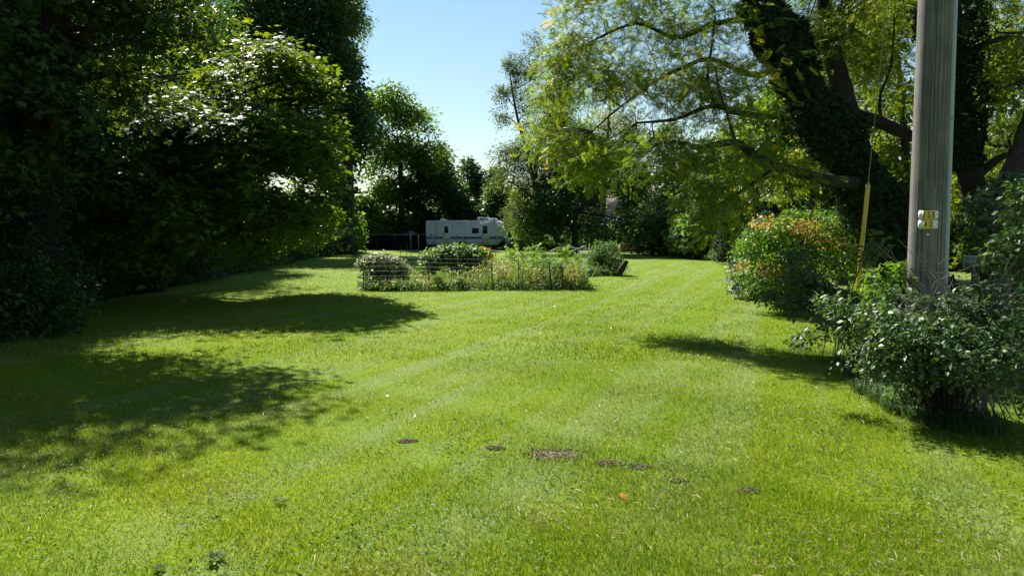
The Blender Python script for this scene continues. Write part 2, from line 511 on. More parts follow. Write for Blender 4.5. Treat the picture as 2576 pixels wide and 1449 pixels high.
def on_lawn(x, y): return (x > left_edge(y)) & (x < right_edge(y)) & (y < 77.5)
M['lawn'] = grass_material()
tag(grid('lawn', -18, 24, -14, 80, .5, M['lawn'], 0, on_lawn), kind='structure')

# grass blades, denser close by
def grass(rng):
    def zone(n, r0, r1, h, wd, amax=42):
        u = rng.random(n)
        d = r0 * (r1 / r0) ** u                       # density falls as 1/d^2
        a = R(1) * rng.uniform(-amax, amax, n)
        x = d * np.tan(a); y = d
        return x, y, np.full(n, h), np.full(n, wd)
    zs = [zone(380000, 2.9, 9.5, .036, .0040), zone(190000, 9.5, 24, .038, .010), zone(50000, 24, 60, .045, .022)]
    x, y, h, wd = [np.concatenate(k) for k in zip(*zs)]
    k = on_lawn(x, y)
    # thin tufts follow a patchy density
    q = np.stack([x, y, x * 0], 1)
    dens = noise3(q, 3.3, 2.2) * .25 + noise3(q, 1.1, .7) * .2 + .85
    for (mx, my, mr, _) in BARE:
        dd = np.hypot((x - mx) , (y - my) * 1.6)
        dens = np.where(dd < mr * .9, dens * .5, dens)
    k &= rng.random(len(x)) < dens
    x, y, h, wd = x[k], y[k], h[k], wd[k]
    n = len(x)
    hh = h * (.55 + .9 * rng.random(n)) * (1 + .15 * noise3(np.stack([x, y, x * 0], 1), 5, 1.2)).clip(.5, 1.7)
    az = rng.uniform(0, 2 * PI, n)
    lean = (.25 + .7 * rng.random(n)) * hh
    base = np.stack([x, y, gz(x, y) - .002], 1)
    wv = np.stack([np.cos(az), np.sin(az), az * 0], 1) * (wd * (.6 + .8 * rng.random(n)))[:, None] * .5
    ln = rng.uniform(0, 2 * PI, n)
    tip = base + np.stack([np.cos(ln) * lean, np.sin(ln) * lean, hh], 1)
    V = np.stack([base - wv, base + wv, tip], 1).reshape(-1, 3)
    F = np.arange(3 * n).reshape(-1, 3)
    v = np.clip(.42 + .2 * rng.standard_normal(n) + .08 * noise3(q[k], 7.7, .8) + .08 * noise3(q[k], 2.7, 3.), 0, .95)
    dry = .03 + .06 * (noise3(q[k], 9.1, 1.3) > .7) + .06 * np.clip((6 - y) / 3, 0, 1)
    v = np.where(rng.random(n) < dry, 1.0, v)
    o = link('grass', mesh_np('grass', V, [F], v), M['grass_blade'])
    tag(o, 'short mown grass blades covering the lawn', 'grass', kind='stuff')
BARE = []
for px, py, r, l in [(1404, 1138, .24, 'largest bare dark soil patch in the middle of the near lawn'), (1535, 1160, .10, 'small crumbly soil patch just right of the largest bare patch'),
                     (1607, 1170, .08, 'thin soil patch at the right end of the row of three bare spots'), (1246, 1124, .07, 'small pale soil spot left of the largest bare patch'),
                     (1025, 1110, .07, 'leftmost shallow bare hollow with dark grass rim'), (1706, 1206, .05, 'small dark soil spot between the bare row and the right hand mound'),
                     (1886, 1234, .08, 'rightmost reddish brown soil mound on the near lawn')]:
    g = G(px, py); BARE.append((g[0], g[1], r, l))
grass(np.random.default_rng(5))
M['soil'] = plain('soil', (.25, .19, .15), .95, noise=.5, scale=30, bump=1, spec=.1)
def soil_patch(i, x, y, r, label):
    rng = np.random.default_rng(40 + i)
    root = empty('bare_soil_patch', gp(x, y), label, 'soil patch', 'bare soil patches in the near lawn')
    mb = MB()
    nr, na = 5, 18
    V = [(0, 0, .018)]
    wob = 1 + .25 * rng.standard_normal(na)
    for a in range(1, nr + 1):
        for b in range(na):
            rr = r * a / nr * (wob[b] if a > 1 else 1)
            th = b * 2 * PI / na
            V.append((rr * math.cos(th), rr * math.sin(th) * .55, .012 * (1 - (a / nr) ** 2) + .005 * rng.standard_normal() * (a < nr) - (.014 if a == nr else 0)))
    F = [(0, 1 + b, 1 + (b + 1) % na) for b in range(na)]
    mb.add(V, F)
    F = []
    for a in range(nr - 1):
        for b in range(na):
            F.append((1 + a * na + b, 1 + (a + 1) * na + b, 1 + (a + 1) * na + (b + 1) % na, 1 + a * na + (b + 1) % na))
    for f in F: mb.F.setdefault(4, []).append(list(f))
    mb.build('soil_bed', M['soil'], root)
    cl = MB()
    for _ in range(int(300 * r / .2)):
        th = rng.uniform(0, 2 * PI); rr = r * math.sqrt(rng.random()) * 1.15
        s = rng.uniform(.003, .009)
        c = np.array([rr * math.cos(th), rr * math.sin(th) * .6, .018 * (1 - (rr / r / 1.3) ** 2) + s * .3])
        p = rdir(rng, 6) * s * rng.uniform(.7, 1.2, (6, 1))
        p = np.array([[s, 0, 0], [-s, 0, 0], [0, s, 0], [0, -s, 0], [0, 0, s], [0, 0, -s]]) + .35 * p + c
        cl.add(p, [(0, 2, 4), (2, 1, 4), (1, 3, 4), (3, 0, 4), (2, 0, 5), (1, 2, 5), (3, 1, 5), (0, 3, 5)])
    tag(cl.build('soil_crumbs', M['soil'], root), kind='stuff')
for i, b in enumerate(BARE): soil_patch(i, *b)

def ground_bits():
    rng = np.random.default_rng(8)
    # clover leaflets in loose drifts
    C = []
    spots = []
    for _ in range(130):
        d = 3.2 * (17 / 3.2) ** rng.random()
        x = d * math.tan(R(rng.uniform(-36, 36)))
        if x < -3 and d > 6: continue
        spots.append((x, d, rng.uniform(.08, .32)))
    for px, py in [(2080, 1060), (2350, 1260), (2450, 1290), (2200, 1190), (1460, 800), (1500, 850), (1420, 880), (1380, 910), (1850, 1060), (1560, 790), (1700, 830), (1330, 930), (1520, 900)]:
        g = G(px, py); spots.append((g[0], g[1], .35))
    for x, y, r in spots:
        n = int(55 * r / .2)
        a = rng.uniform(0, 2 * PI, n); q = r * np.sqrt(rng.random(n))
        C.append(np.stack([x + q * np.cos(a), y + 1.5 * q * np.sin(a)], 1))
    C = np.concatenate(C); C = C[on_lawn(C[:, 0], C[:, 1])]
    n = len(C)
    c3 = np.stack([C[:, 0], C[:, 1], gz(C[:, 0], C[:, 1]) + .025 + .02 * rng.random(n)], 1)
    N = nrm(np.array([0, 0, 1.0]) + .35 * rng.standard_normal((n, 3)))
    V, F, A = leaves(c3, N, rdir(rng, n), rng.uniform(.012, .024, n) * (1 + C[:, 1] * .02), T_QUAD, rng.random(n))
    tag(link('clover', mesh_np('clover', V, F, A), M['clover']), 'drifts of shiny clover and low weeds scattered through the lawn', 'clover', kind='stuff')
    # dry straw thatch
    n = 26000
    d = 2.9 * (14 / 2.9) ** rng.random(n); x = d * np.tan(R(1) * rng.uniform(-40, 40, n))
    q = np.stack([x, d, x * 0], 1); k = noise3(q, 6.6, 1.5) + .6 * rng.random(n) > .35; x = x[k]; d = d[k]; n = len(x)
    c3 = np.stack([x, d, gz(x, d) + .012 + .03 * rng.random(n)], 1)
    N = nrm(np.array([0, 0, 1.0]) + .4 * rng.standard_normal((n, 3)))
    V, F, A = leaves(c3, N, rdir(rng, n), rng.uniform(.03, .07, n), (T_NARROW[0] * np.array([1, .22, 1]), T_NARROW[1]), rng.random(n))
    tag(link('dry_thatch', mesh_np('dry_thatch', V, F, A), M['straw']), 'dry straw coloured clippings lying in the lawn', 'clippings', kind='stuff')
    n = 420
    x = rng.normal(2.6, 1.9, n); d = rng.uniform(6, 22, n); x = x + (d - 12) * .22
    c3 = np.stack([x, d, gz(x, d) + .03], 1)
    N = nrm(np.array([0, 0, 1.0]) + .5 * rng.standard_normal((n, 3)))
    V, F, A = leaves(c3, N, rdir(rng, n), rng.uniform(.02, .05, n), T_OVAL, rng.random(n))
    tag(link('leaf_litter', mesh_np('leaf_litter', V, F, A), M['straw']), 'small pale tan fallen leaves sprinkled over the middle of the lawn', 'leaf litter', kind='stuff')
ground_bits()

def small_fallen(px, py, s, label, rz, v):
    g = G(px, py); rng = np.random.default_rng(int(px))
    V, F, A = leaves(np.array([[0, 0, .035]]), np.array([[.2, -.3, 1.0]]), np.array([[math.cos(rz), math.sin(rz), 0]]), np.array([s]), T_MAPLE, np.array([v]))
    o = link('fallen_leaf', mesh_np('fallen_leaf', V, F, A), M['yellow_leaf'], loc=g)
    tag(o, label, 'leaf', 'bright fallen leaves on the lawn')
small_fallen(1562, 1252, .07, 'orange fallen leaf on the near lawn below the row of bare patches', .6, 1)
small_fallen(2393, 1046, .075, 'yellow fallen leaf in the grass beside the roadside shrub base', 2.4, 0)
small_fallen(1610, 1003, .05, 'tiny yellow fallen leaf in the middle of the lawn', 1.2, 0)

# broad-leaved weeds (plantain / dandelion rosettes) in the near lawn
def rosette(px, py, r, label, seed):
    rng = np.random.default_rng(seed); g = G(px, py)
    n = 22
    a = rng.uniform(0, 2 * PI, n)
    D = np.stack([np.cos(a), np.sin(a), rng.uniform(.15, .9, n)], 1)
    N = np.stack([-np.cos(a) * .5, -np.sin(a) * .5, np.ones(n)], 1)
    V, F, A = leaves(np.tile([[0, 0, .01]], (n, 1)), N, D, r * rng.uniform(.6, 1.1, n), T_NARROW, rng.random(n))
    tag(link('weed_rosette', mesh_np('weed_rosette', V, F, A), M['leaf_locust'], loc=g), label, 'weed', 'leafy weed rosettes in the lawn')
rosette(545, 1415, .08, 'large dark leafy weed rosette at the bottom edge of the lawn', 3)
rosette(702, 1272, .06, 'bright green spreading weed rosette left of the middle of the near lawn', 4)
rosette(400, 1438, .05, 'round leaved lime green weed at the very bottom left of the lawn', 6)

# ============================================================ WOODS BEHIND (far-off mass)
def woodland_mass():
    rng = np.random.default_rng(77)
    fl = []
    blobs = []
    for a in np.arange(-62, 62, 3.0):
        d = rng.uniform(96, 112); h = rng.uniform(4.0, 7.5)
        if -16 < a < 2: h = rng.uniform(3.0, 4.2)
        x = d * math.tan(R(a)) if abs(a) < 50 else d * math.sin(R(a)); y = d if abs(a) < 50 else d * math.cos(R(a))
        for k in range(3):
            blobs.append((np.array([x + rng.uniform(-3, 3), y + rng.uniform(-2, 6), h * (.35 + .4 * k)]), (4.2, 3, h * .55)))
    f, _, _ = foliage(rng, blobs, 8500, 9, .55, T_QUAD, spray=1.1, gap=-3)
    fl.append(f)
    # left wood, deep behind the front trees
    blobs = []
    for y in np.arange(4, 80, 4.0):
        x = -22 - .08 * y
        for k in range(4):
            blobs.append((np.array([x + rng.uniform(-2, 2), y, 1.5 + 3.8 * k]), (2.6, 3.2, 3.0)))
    f, _, _ = foliage(rng, blobs, 7500, 9, .42, T_QUAD, spray=.9, gap=-3)
    fl.append(f)
    V, F, A = merge(fl)
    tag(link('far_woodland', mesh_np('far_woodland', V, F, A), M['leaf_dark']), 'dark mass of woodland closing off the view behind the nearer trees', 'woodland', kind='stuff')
woodland_mass()

# ============================================================ TREES, LEFT
tree('ivy_clad_tree', 'big dark tree with a thick ivy clad trunk and forked limbs at the left edge', 'tree',
     [gp(-7.9, 12.7), P(105, 500, 12.7), P(110, 250, 12.6), P(135, 90, 12.6), P(160, -160, 12.6)], [.36, .33, .30, .24, .16],
     [B(60, 60, 12, 200, 120, 1.6), B(300, 40, 12.5, 150, 80, 1.3), B(430, 50, 13, 110, 70, 1.1), B(90, 260, 11.5, 150, 90, 1.1), B(350, 170, 13, 150, 80, 1.3), B(400, -90, 13, 150, 100, 1.5), B(150, -150, 12.5, 260, 120, 2),
      B(-200, 150, 12, 200, 200, 2), B(-150, 450, 12, 170, 160, 2), B(20, 430, 11.8, 110, 90, 1), B(270, 290, 12.8, 110, 60, .9)],
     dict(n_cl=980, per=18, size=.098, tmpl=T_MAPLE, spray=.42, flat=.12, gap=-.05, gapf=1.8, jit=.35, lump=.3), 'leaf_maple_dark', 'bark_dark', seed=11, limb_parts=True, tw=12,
     limbs=[([P(125, 120, 12.6), P(185, 85, 12.4), P(215, 95, 12.3), P(250, 20, 12.3), P(280, -80, 12.3)], .13, .06), ([P(200, 105, 12.4), P(240, 125, 12.3), P(330, 105, 12.4), P(430, 125, 12.6)], .07, .02)])
tree('maple_tree', 'broad spreading maple with yellow green layered foliage reaching over the left lawn', 'tree',
     [gp(-10.2, 21.5), P(455, 480, 21.3), P(480, 320, 21), P(520, 180, 21)], [.26, .22, .16, .06],
     [B(560, 235, 20, 120, 65, 2), B(690, 195, 20, 100, 70, 2), B(735, 160, 20.5, 45, 35, 1), B(640, 330, 19, 190, 90, 2.6), B(755, 300, 20, 80, 75, 2), B(775, 420, 20.5, 60, 80, 1.8), B(780, 500, 21, 55, 60, 1.5),
      B(600, 460, 18.5, 170, 80, 2.2), B(430, 330, 18, 140, 100, 2), B(450, 520, 17.5, 150, 80, 2), B(720, 550, 20, 110, 50, 1.8), B(300, 440, 17, 120, 110, 2), B(560, 610, 18.5, 130, 50, 1.5), B(330, 600, 16.5, 130, 70, 1.6), B(815, 250, 20.5, 25, 50, .8)],
     dict(n_cl=2300, per=20, size=.135, tmpl=T_MAPLE, spray=.55, flat=.07, gap=-.15, gapf=1.3, jit=.26, droop=.2, up=1.5, lump=.32), 'leaf_maple', 'bark_dark', seed=12, tw=10)
tree('tall_ash_tree', 'tall dark green tree towering behind the maple on the left', 'tree',
     [gp(-13.0, 60), P(876, 450, 60), P(872, 250, 60), P(840, 50, 60)], [.48, .42, .34, .16],
     [B(800, 120, 60, 90, 110, 3.5), B(862, 210, 60, 40, 90, 3), B(700, 60, 58, 120, 110, 4), B(845, -20, 60, 40, 80, 3), B(897, 300, 60, 36, 55, 2.5), B(888, 385, 60, 40, 40, 2.5), B(840, 350, 60, 40, 90, 3), B(600, 100, 56, 100, 120, 4), B(760, -90, 60, 130, 100, 4), B(650, 250, 56, 110, 110, 4), B(850, 470, 60, 30, 50, 2)],
     dict(n_cl=2600, per=20, size=.34, tmpl=T_OVAL, spray=1.1, gap=-.75, gapf=.4, up=.6, droop=.4), 'leaf_dark', 'bark_dark', seed=13, tw=8, tw_r=.04)
tree('fine_leaved_tree', 'tall tree with a misty blue green top standing against the sky behind the dark ash', 'tree',
     [gp(-15.5, 68), P(850, 300, 68), P(845, 50, 68)], [.4, .3, .12],
     [B(885, 55, 68, 38, 55, 2.5), B(868, 130, 68, 32, 45, 2.5), B(850, -40, 68, 55, 60, 3), B(840, 200, 68, 45, 60, 3)],
     dict(n_cl=620, per=30, size=.22, tmpl=T_OVAL, spray=.8, gap=-.3, gapf=.6, shell=.3), 'leaf_blue', 'bark', seed=14, tw=20, tw_r=.02)
# dark trees filling the left wood; two patterns, copied
def wood_proto(seed, leafm, label, h=13.0, size=.15, ncl=1300):
    rng = np.random.default_rng(seed)
    bl = []
    for k in range(11):
        a = rng.uniform(0, 2 * PI); z = h * rng.uniform(.22, .95); rr = rng.uniform(.6, 2.6) * (1.15 - z / h)
        bl.append((np.array([rr * math.cos(a) * 1.2, rr * math.sin(a) * 1.2, z]), (1.7, 1.7, 1.3)))
    bl.append((np.array([0, 0, h]), (1.3, 1.3, 1.2)))
    return tree('woodland_tree', label, 'tree', [(0, 0, 0), (rng.uniform(-.3, .3), .1, h * .5), (rng.uniform(-.5, .5), .2, h * .92)], [.24, .18, .06], bl,
                dict(n_cl=ncl, per=28, size=size, tmpl=T_OVAL, spray=.65, gap=-1.0, lump=.35), leafm, 'bark_dark', seed=seed, tw=6, tw_r=.025, group='dark trees filling the wood on the left')
LW = 'dark leafy woodland tree in the shaded wood behind the left front trees'
pa = wood_proto(21, 'leaf_dark', LW); pb = wood_proto(22, 'leaf_dark', LW, 11.5)
pts = [(-11.5, 9.2, 1), (-10.6, 16.0, .95), (-13.5, 20.5, 1.1), (-14.5, 14.5, 1.2), (-15.0, 19, 1.2), (-14.8, 27.5, 1.1), (-15.8, 25, 1.25), (-15.6, 35, 1.05), (-15.6, 32, 1.25), (-16, 40, 1.15), (-19, 36, 1.3), (-18.6, 48, 1.05), (-18, 28, 1.3), (-17.5, 22, 1.3), (-17, 11, 1.2),
       (-19.5, 17, 1.3), (-20.5, 56, .95), (-22, 44, 1.3), (-11.5, 4.0, 1.1)]
rg = np.random.default_rng(3)
for i, (x, y, s) in enumerate(pts):
    src = pa if i % 2 == 0 else pb
    o = src if i < 2 else copy_tree(src)
    o.location = gp(x, y); o.rotation_euler.z = rg.uniform(0, 6.28); o.scale = (s, s, s * rg.uniform(.92, 1.08))

# ============================================================ SHRUB BUILDER
def shrub(name, label, cat, base, blobs, fol, leaf, group=None, seed=1, stems=18, stem_r=.012, bark='twig', extra=None):
    rng = np.random.default_rng(seed)
    base = np.asarray(base, float)
    root = empty(name, base, label, cat, group)
    f, pc, bi = foliage(rng, blobs, fol['n_cl'], **{k: v for k, v in fol.items() if k != 'n_cl'})
    if extra is not None: f = merge([f, extra])
    mb = MB()
    for j in rng.choice(len(pc), min(stems, len(pc)), replace=False):
        s = base + np.array([rng.normal(0, .10), rng.normal(0, .10), -.03])
        e = pc[j]
        m1 = s * .6 + e * .4 + np.array([0, 0, .22 * np.linalg.norm(e - s)]) + rng.normal(0, .05, 3)
        q = smooth_path([s, m1, e], 4)
        V, F = tube_arr(q, np.linspace(stem_r, stem_r * .3, len(q)), 4)
        mb.addF(V, F)
    tag(mb.build('stems', M[bark], root, off=base), kind='stuff')
    crown_obj('foliage', f, M[leaf], root, base)
    return root
# undergrowth along the wood edge
def bush_proto(name, seed, label, group, leafm='leaf_dark', r=1.3, h=1.9, size=.075, ncl=420, per=26):
    rng = np.random.default_rng(seed)
    bl = [(np.array([rng.uniform(-.6, .6) * r, rng.uniform(-.5, .5) * r, h * rng.uniform(.25, .75)]), (r * .6, r * .55, h * .33)) for _ in range(7)]
    bl.append((np.array([0, 0, .3]), (r, r * .8, .35)))
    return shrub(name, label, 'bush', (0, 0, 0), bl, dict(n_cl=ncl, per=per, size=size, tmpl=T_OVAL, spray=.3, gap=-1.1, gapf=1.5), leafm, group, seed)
GL = 'dark undergrowth bushes along the left wood edge'
LL = 'dark undergrowth bush at the shaded edge of the wood on the left'
ba = bush_proto('undergrowth_bush', 31, LL, GL); bb = bush_proto('undergrowth_bush', 32, LL, GL, r=1.1, h=1.4)
ys = np.concatenate([np.arange(6.5, 36, 1.35), np.arange(37, 72, 2.6)])
for i, y in enumerate(ys):
    for row in range(2):
        src = ba if (i + row) % 2 == 0 else bb
        o = src if (i == 0) else copy_tree(src)
        s = rg.uniform(.75, 1.15) * (1 + .012 * y)
        x = float(left_edge(y)) - .9 - row * 1.6 + rg.uniform(-.5, .3)
        o.location = gp(x, y + rg.uniform(-.4, .4)); o.rotation_euler.z = rg.uniform(0, 6.28); o.scale = (s, s, s * (1 + .35 * row))

for x, y, s in ((-8.6, 11.3, 1.0), (-7.7, 12.0, .8), (-9.6, 10.2, 1.1), (-8.8, 12.9, .9)):
    o = copy_tree(bb); o.location = gp(x, y); o.rotation_euler.z = x * 7; o.scale = (s, s, s * 1.25)
# ============================================================ TREES, FAR MIDDLE
tree('locust_tree', 'rounded tree with airy green crown left of the sky gap behind the black fence', 'tree',
     [gp(-12.4, 84), P(1010, 480, 84), P(1000, 350, 84)], [.4, .32, .15],
     [B(975, 262, 83, 62, 48, 3), B(1040, 315, 83, 55, 45, 3), B(945, 320, 83, 42, 50, 3), B(1090, 370, 84, 42, 38, 2.5), B(1010, 390, 84, 70, 45, 3), B(1065, 420, 84, 45, 32, 2.5), B(960, 420, 84, 45, 35, 3), B(920, 250, 84, 25, 28, 2)],
     dict(n_cl=780, per=22, size=.33, tmpl=T_OVAL, spray=1.0, gap=-.2, gapf=.55, up=.7, lump=.35), 'leaf_locust', 'bark_dark', seed=41, tw=14, tw_r=.06)
tree('slim_tree', 'slim dark trunked tree in front of the locust crown left of the sky gap', 'tree',
     [gp(-10.6, 86), P(1055, 480, 86), P(1045, 400, 86)], [.28, .2, .08],
     [B(1100, 420, 86, 38, 45, 2), B(1070, 470, 86, 55, 38, 3), B(990, 480, 86, 50, 40, 3), B(1120, 480, 86, 30, 55, 2)],
     dict(n_cl=560, per=22, size=.36, tmpl=T_OVAL, spray=.95, gap=-.9, gapf=.4), 'leaf_dark', 'bark_dark', seed=42, tw=14, tw_r=.06)
def farbush(px, top, Y, wpx, label, leafm='leaf_dark', seed=50, ncl=420, group=None, cat='tree', bot=615, size=.34, name='background_tree'):
    h = 1.6 + (590 - top) / FPX * Y
    c = P(px, 600, Y); base = gp(c[0], Y); wm = wpx * Y / FPX
    rng = np.random.default_rng(seed)
    bl = []
    for k in range(7):
        z = h * (.14 + .12 * k); f = 1.05 - .55 * abs(z / h - .4) - .35 * max(0, z / h - .6)
        bl.append((np.array([base[0] + rng.uniform(-.45, .45) * wm, Y + rng.uniform(-.7, .7), z]), (wm * .62 * f, 1.5 * f, h * .13)))
    return tree(name, label, cat, [base, base + np.array([.2, 0, h * .5]), base + np.array([rng.uniform(-.4, .4), 0, h * .92])], [.16, .12, .04], bl,
                dict(n_cl=ncl, per=20, size=size, tmpl=T_OVAL, spray=.8, gap=-.7, gapf=.6, jit=.8, lump=.32), leafm, 'bark_dark', seed=seed, tw=5, tw_r=.04, group=group)
farbush(1135, 405, 90, 34, 'dark narrow tree at the left foot of the sky gap', seed=51)
farbush(1192, 395, 92, 30, 'dark pointed tree in the middle of the sky gap behind the trailer', seed=52)
farbush(1245, 415, 90, 40, 'dull olive tree at the right foot of the sky gap behind the trailer', 'leaf_sparse', seed=53)
farbush(1165, 470, 86, 60, 'low dark tree directly behind the trailer roof', seed=54)
farbush(1270, 460, 84, 60, 'shadowy low tree behind the right half of the trailer', seed=55)
farbush(1075, 490, 86, 70, 'low dark tree between the black fence and the slim tree', seed=56)
farbush(930, 470, 82, 60, 'green leafy tree rising behind the left end of the black fence', 'leaf_locust', seed=57)
farbush(870, 520, 64, 40, 'leafy tree at the far left corner of the lawn', 'leaf_locust', seed=58)
farbush(1010, 530, 84, 60, 'shaded bushy tree right above the grey tarpaulin', seed=59)
tree('sparse_tree', 'tall thin crowned tree with reddish fine leaves against the right side of the sky gap', 'tree',
     [gp(2.35, 66), P(1345, 480, 66), P(1325, 380, 66), P(1300, 290, 66), P(1283, 190, 66)], [.24, .2, .16, .11, .04],
     [B(1282, 160, 66, 20, 40, 1.2), B(1262, 230, 66, 26, 30, 1.3), B(1300, 205, 66, 26, 55, 1.5), B(1265, 290, 66, 30, 30, 1.5), B(1322, 150, 66, 14, 60, 1), B(1350, 120, 66, 12, 50, 1), B(1320, 290, 66, 36, 60, 2), B(1340, 200, 66, 30, 70, 2)],
     dict(n_cl=620, per=15, size=.15, tmpl=T_OVAL, spray=.42, gap=-.4, gapf=1.0, shell=.2), 'leaf_sparse', 'bark', seed=60, tw=30, tw_r=.018)
tree('willow_tree', 'grey green drooping tree right of the sky gap beside the trailer', 'tree',
     [gp(4.2, 62), P(1350, 480, 62), P(1360, 350, 62)], [.26, .2, .1],
     [B(1285, 375, 62, 48, 35, 2), B(1340, 380, 62, 55, 45, 2.5), B(1390, 330, 62, 50, 60, 2.5), B(1275, 450, 62, 50, 38, 2), B(1350, 470, 62, 50, 45, 2.5), B(1310, 530, 62, 40, 50, 2), B(1400, 440, 62, 50, 60, 2.5), B(1400, 250, 63, 40, 60, 2)],
     dict(n_cl=1000, per=22, size=.24, tmpl=T_NARROW, spray=.8, gap=-.7, gapf=.6, droop=.9), 'leaf_sparse', 'bark_dark', seed=61, tw=14, tw_r=.03)
tree('feathery_tree', 'tall pale green feathery tree just right of the sparse tree at the sky gap', 'tree',
     [gp(5.0, 68), P(1425, 480, 68), P(1415, 330, 68), P(1405, 200, 68)], [.26, .2, .13, .05],
     [B(1400, 190, 68, 28, 55, 1.8), B(1440, 250, 68, 45, 50, 2.2), B(1375, 280, 68, 30, 55, 2), B(1450, 340, 68, 50, 50, 2.4), B(1390, 370, 68, 45, 45, 2.2), B(1470, 180, 68, 30, 40, 1.8)],
     dict(n_cl=720, per=18, size=.22, tmpl=T_NARROW, spray=.7, gap=-.35, gapf=.8, droop=.6, lump=.3, jit=.8), 'leaf_locust', 'bark', seed=64, tw=20, tw_r=.025)
tree('feathery_tree', 'second tall feathery tree rising above the pink roof left of the walnut branches', 'tree',
     [gp(8.5, 72), P(1520, 480, 72), P(1530, 330, 72), P(1540, 220, 72)], [.26, .2, .13, .05],
     [B(1530, 230, 72, 40, 50, 2), B(1570, 300, 72, 50, 45, 2.4), B(1500, 320, 72, 40, 45, 2.2), B(1540, 390, 72, 55, 40, 2.4), B(1490, 420, 72, 40, 40, 2)],
     dict(n_cl=600, per=18, size=.24, tmpl=T_NARROW, spray=.75, gap=-.4, gapf=.8, droop=.6, lump=.3), 'leaf_backing', 'bark', seed=65, tw=18, tw_r=.025)
farbush(1325, 470, 76, 45, 'yellow green sunlit bushy tree right beside the trailer', 'leaf_locust', seed=62)
tree('leaning_tree', 'dark tree with bare forked limbs leaning right in front of the pink roof', 'tree',
     [gp(5.0, 60), P(1450, 540, 60), P(1500, 500, 60), P(1530, 470, 60), P(1545, 410, 60)], [.24, .2, .16, .12, .05],
     [B(1400, 500, 60, 70, 55, 2.5), B(1370, 560, 61, 60, 45, 2), B(1450, 450, 61, 45, 35, 2), B(1470, 570, 62, 70, 35, 2), B(1560, 390, 60, 40, 35, 2), B(1490, 380, 60, 50, 40, 2), B(1430, 400, 61, 40, 45, 2), B(1580, 560, 62, 45, 30, 2)],
     dict(n_cl=950, per=20, size=.26, tmpl=T_OVAL, spray=.7, gap=-.9, gapf=.6), 'leaf_dark', 'bark_dark', seed=63, tw=10, tw_r=.03,
     limbs=[([P(1460, 535, 60), P(1530, 545, 60), P(1600, 565, 60)], .1, .04), ([P(1500, 500, 60), P(1560, 480, 60), P(1620, 470, 60)], .08, .03), ([P(1405, 600, 62), P(1425, 480, 62), P(1435, 380, 62)], .12, .05)], nlimb=4)
for i, (px, top, Y, wpx, lab, lf) in enumerate([
    (1590, 330, 74, 60, 'mid green tree rising above the left end of the pink roof', 'leaf_blue'),
    (1700, 300, 66, 85, 'grey green broad tree right of the pink roof', 'leaf_blue'),
    (1790, 330, 60, 75, 'bluish tree above the dark hedge on the right', 'leaf_blue'),
    (1890, 300, 56, 80, 'green backing tree left of the ivy covered trunk', 'leaf_backing'),
    (2010, 380, 44, 70, 'bright green tree behind the red tinted shrub', 'leaf_backing'),
    (2100, 330, 44, 80, 'green tree behind the leaning ivy covered trunk', 'leaf_backing'),
    (2230, 300, 40, 80, 'tree seen between the ivy covered trunk and the utility pole', 'leaf_backing'),
    (1480, 300, 80, 60, 'tree with thin top above the leaning dark tree', 'leaf_sparse'),
    (1640, 540, 58, 70, 'low dull green tree below the pink roof', 'leaf_blue'),
    (1720, 500, 56, 60, 'dark low tree behind the far right lawn', 'leaf_blue'),
    (1760, 440, 50, 55, 'small dark tree behind the far right corner of the lawn', 'leaf_blue'),
    (2420, 330, 34, 110, 'leafy tree behind the trunks right of the utility pole', 'leaf_backing'),
    (2600, 250, 30, 130, 'dark leafy tree at the far right edge', 'leaf_dark'),
    (2330, 420, 36, 80, 'shady tree directly behind the utility pole', 'leaf_dark'),
]):
    farbush(px, top, Y, wpx, lab, lf, seed=70 + i, ncl=400 if lf == 'leaf_backing' else 420, size=.20 + Y * .0018)
for i, (pts_, bl_, lab) in enumerate([
    ([(2120, 640), (2110, 420), (2090, 200)], [(2080, 220, 80, 80), (2150, 330, 60, 50), (2060, 380, 60, 45), (2130, 90, 90, 80)], 'sunlit yellow green tree between the walnut branches and the ivy wrapped trunk'),
    ([(2290, 640), (2280, 420), (2260, 150)], [(2240, 420, 45, 60), (2270, 500, 50, 40), (2240, 260, 50, 60), (2200, 100, 90, 90), (2260, -20, 90, 80)], 'sunlit yellow green tree between the ivy wrapped trunk and the utility pole'),
    ([(2540, 640), (2530, 420), (2500, 150)], [(2460, 230, 60, 80), (2540, 330, 70, 70), (2530, 100, 90, 90), (2440, 480, 30, 60), (2580, 200, 90, 90), (2560, 480, 60, 50)], 'bright leafy tree behind the dark trunks at the right edge')]):
    Yk = (24, 22, 21)[i]
    tree('backing_tree', lab, 'tree', [gp(P(*pts_[0], Yk)[0], Yk)] + [P(a, b, Yk) for a, b in pts_[1:]], [.15, .12, .05],
         [B(a, b, Yk, c, d, 1.6) for a, b, c, d in bl_], dict(n_cl=620, per=17, size=.13, tmpl=T_OVAL, spray=.42, gap=-.35, gapf=1.1, droop=.4, lump=.3), 'leaf_backing', 'bark_dark', seed=95 + i, tw=12, tw_r=.012)
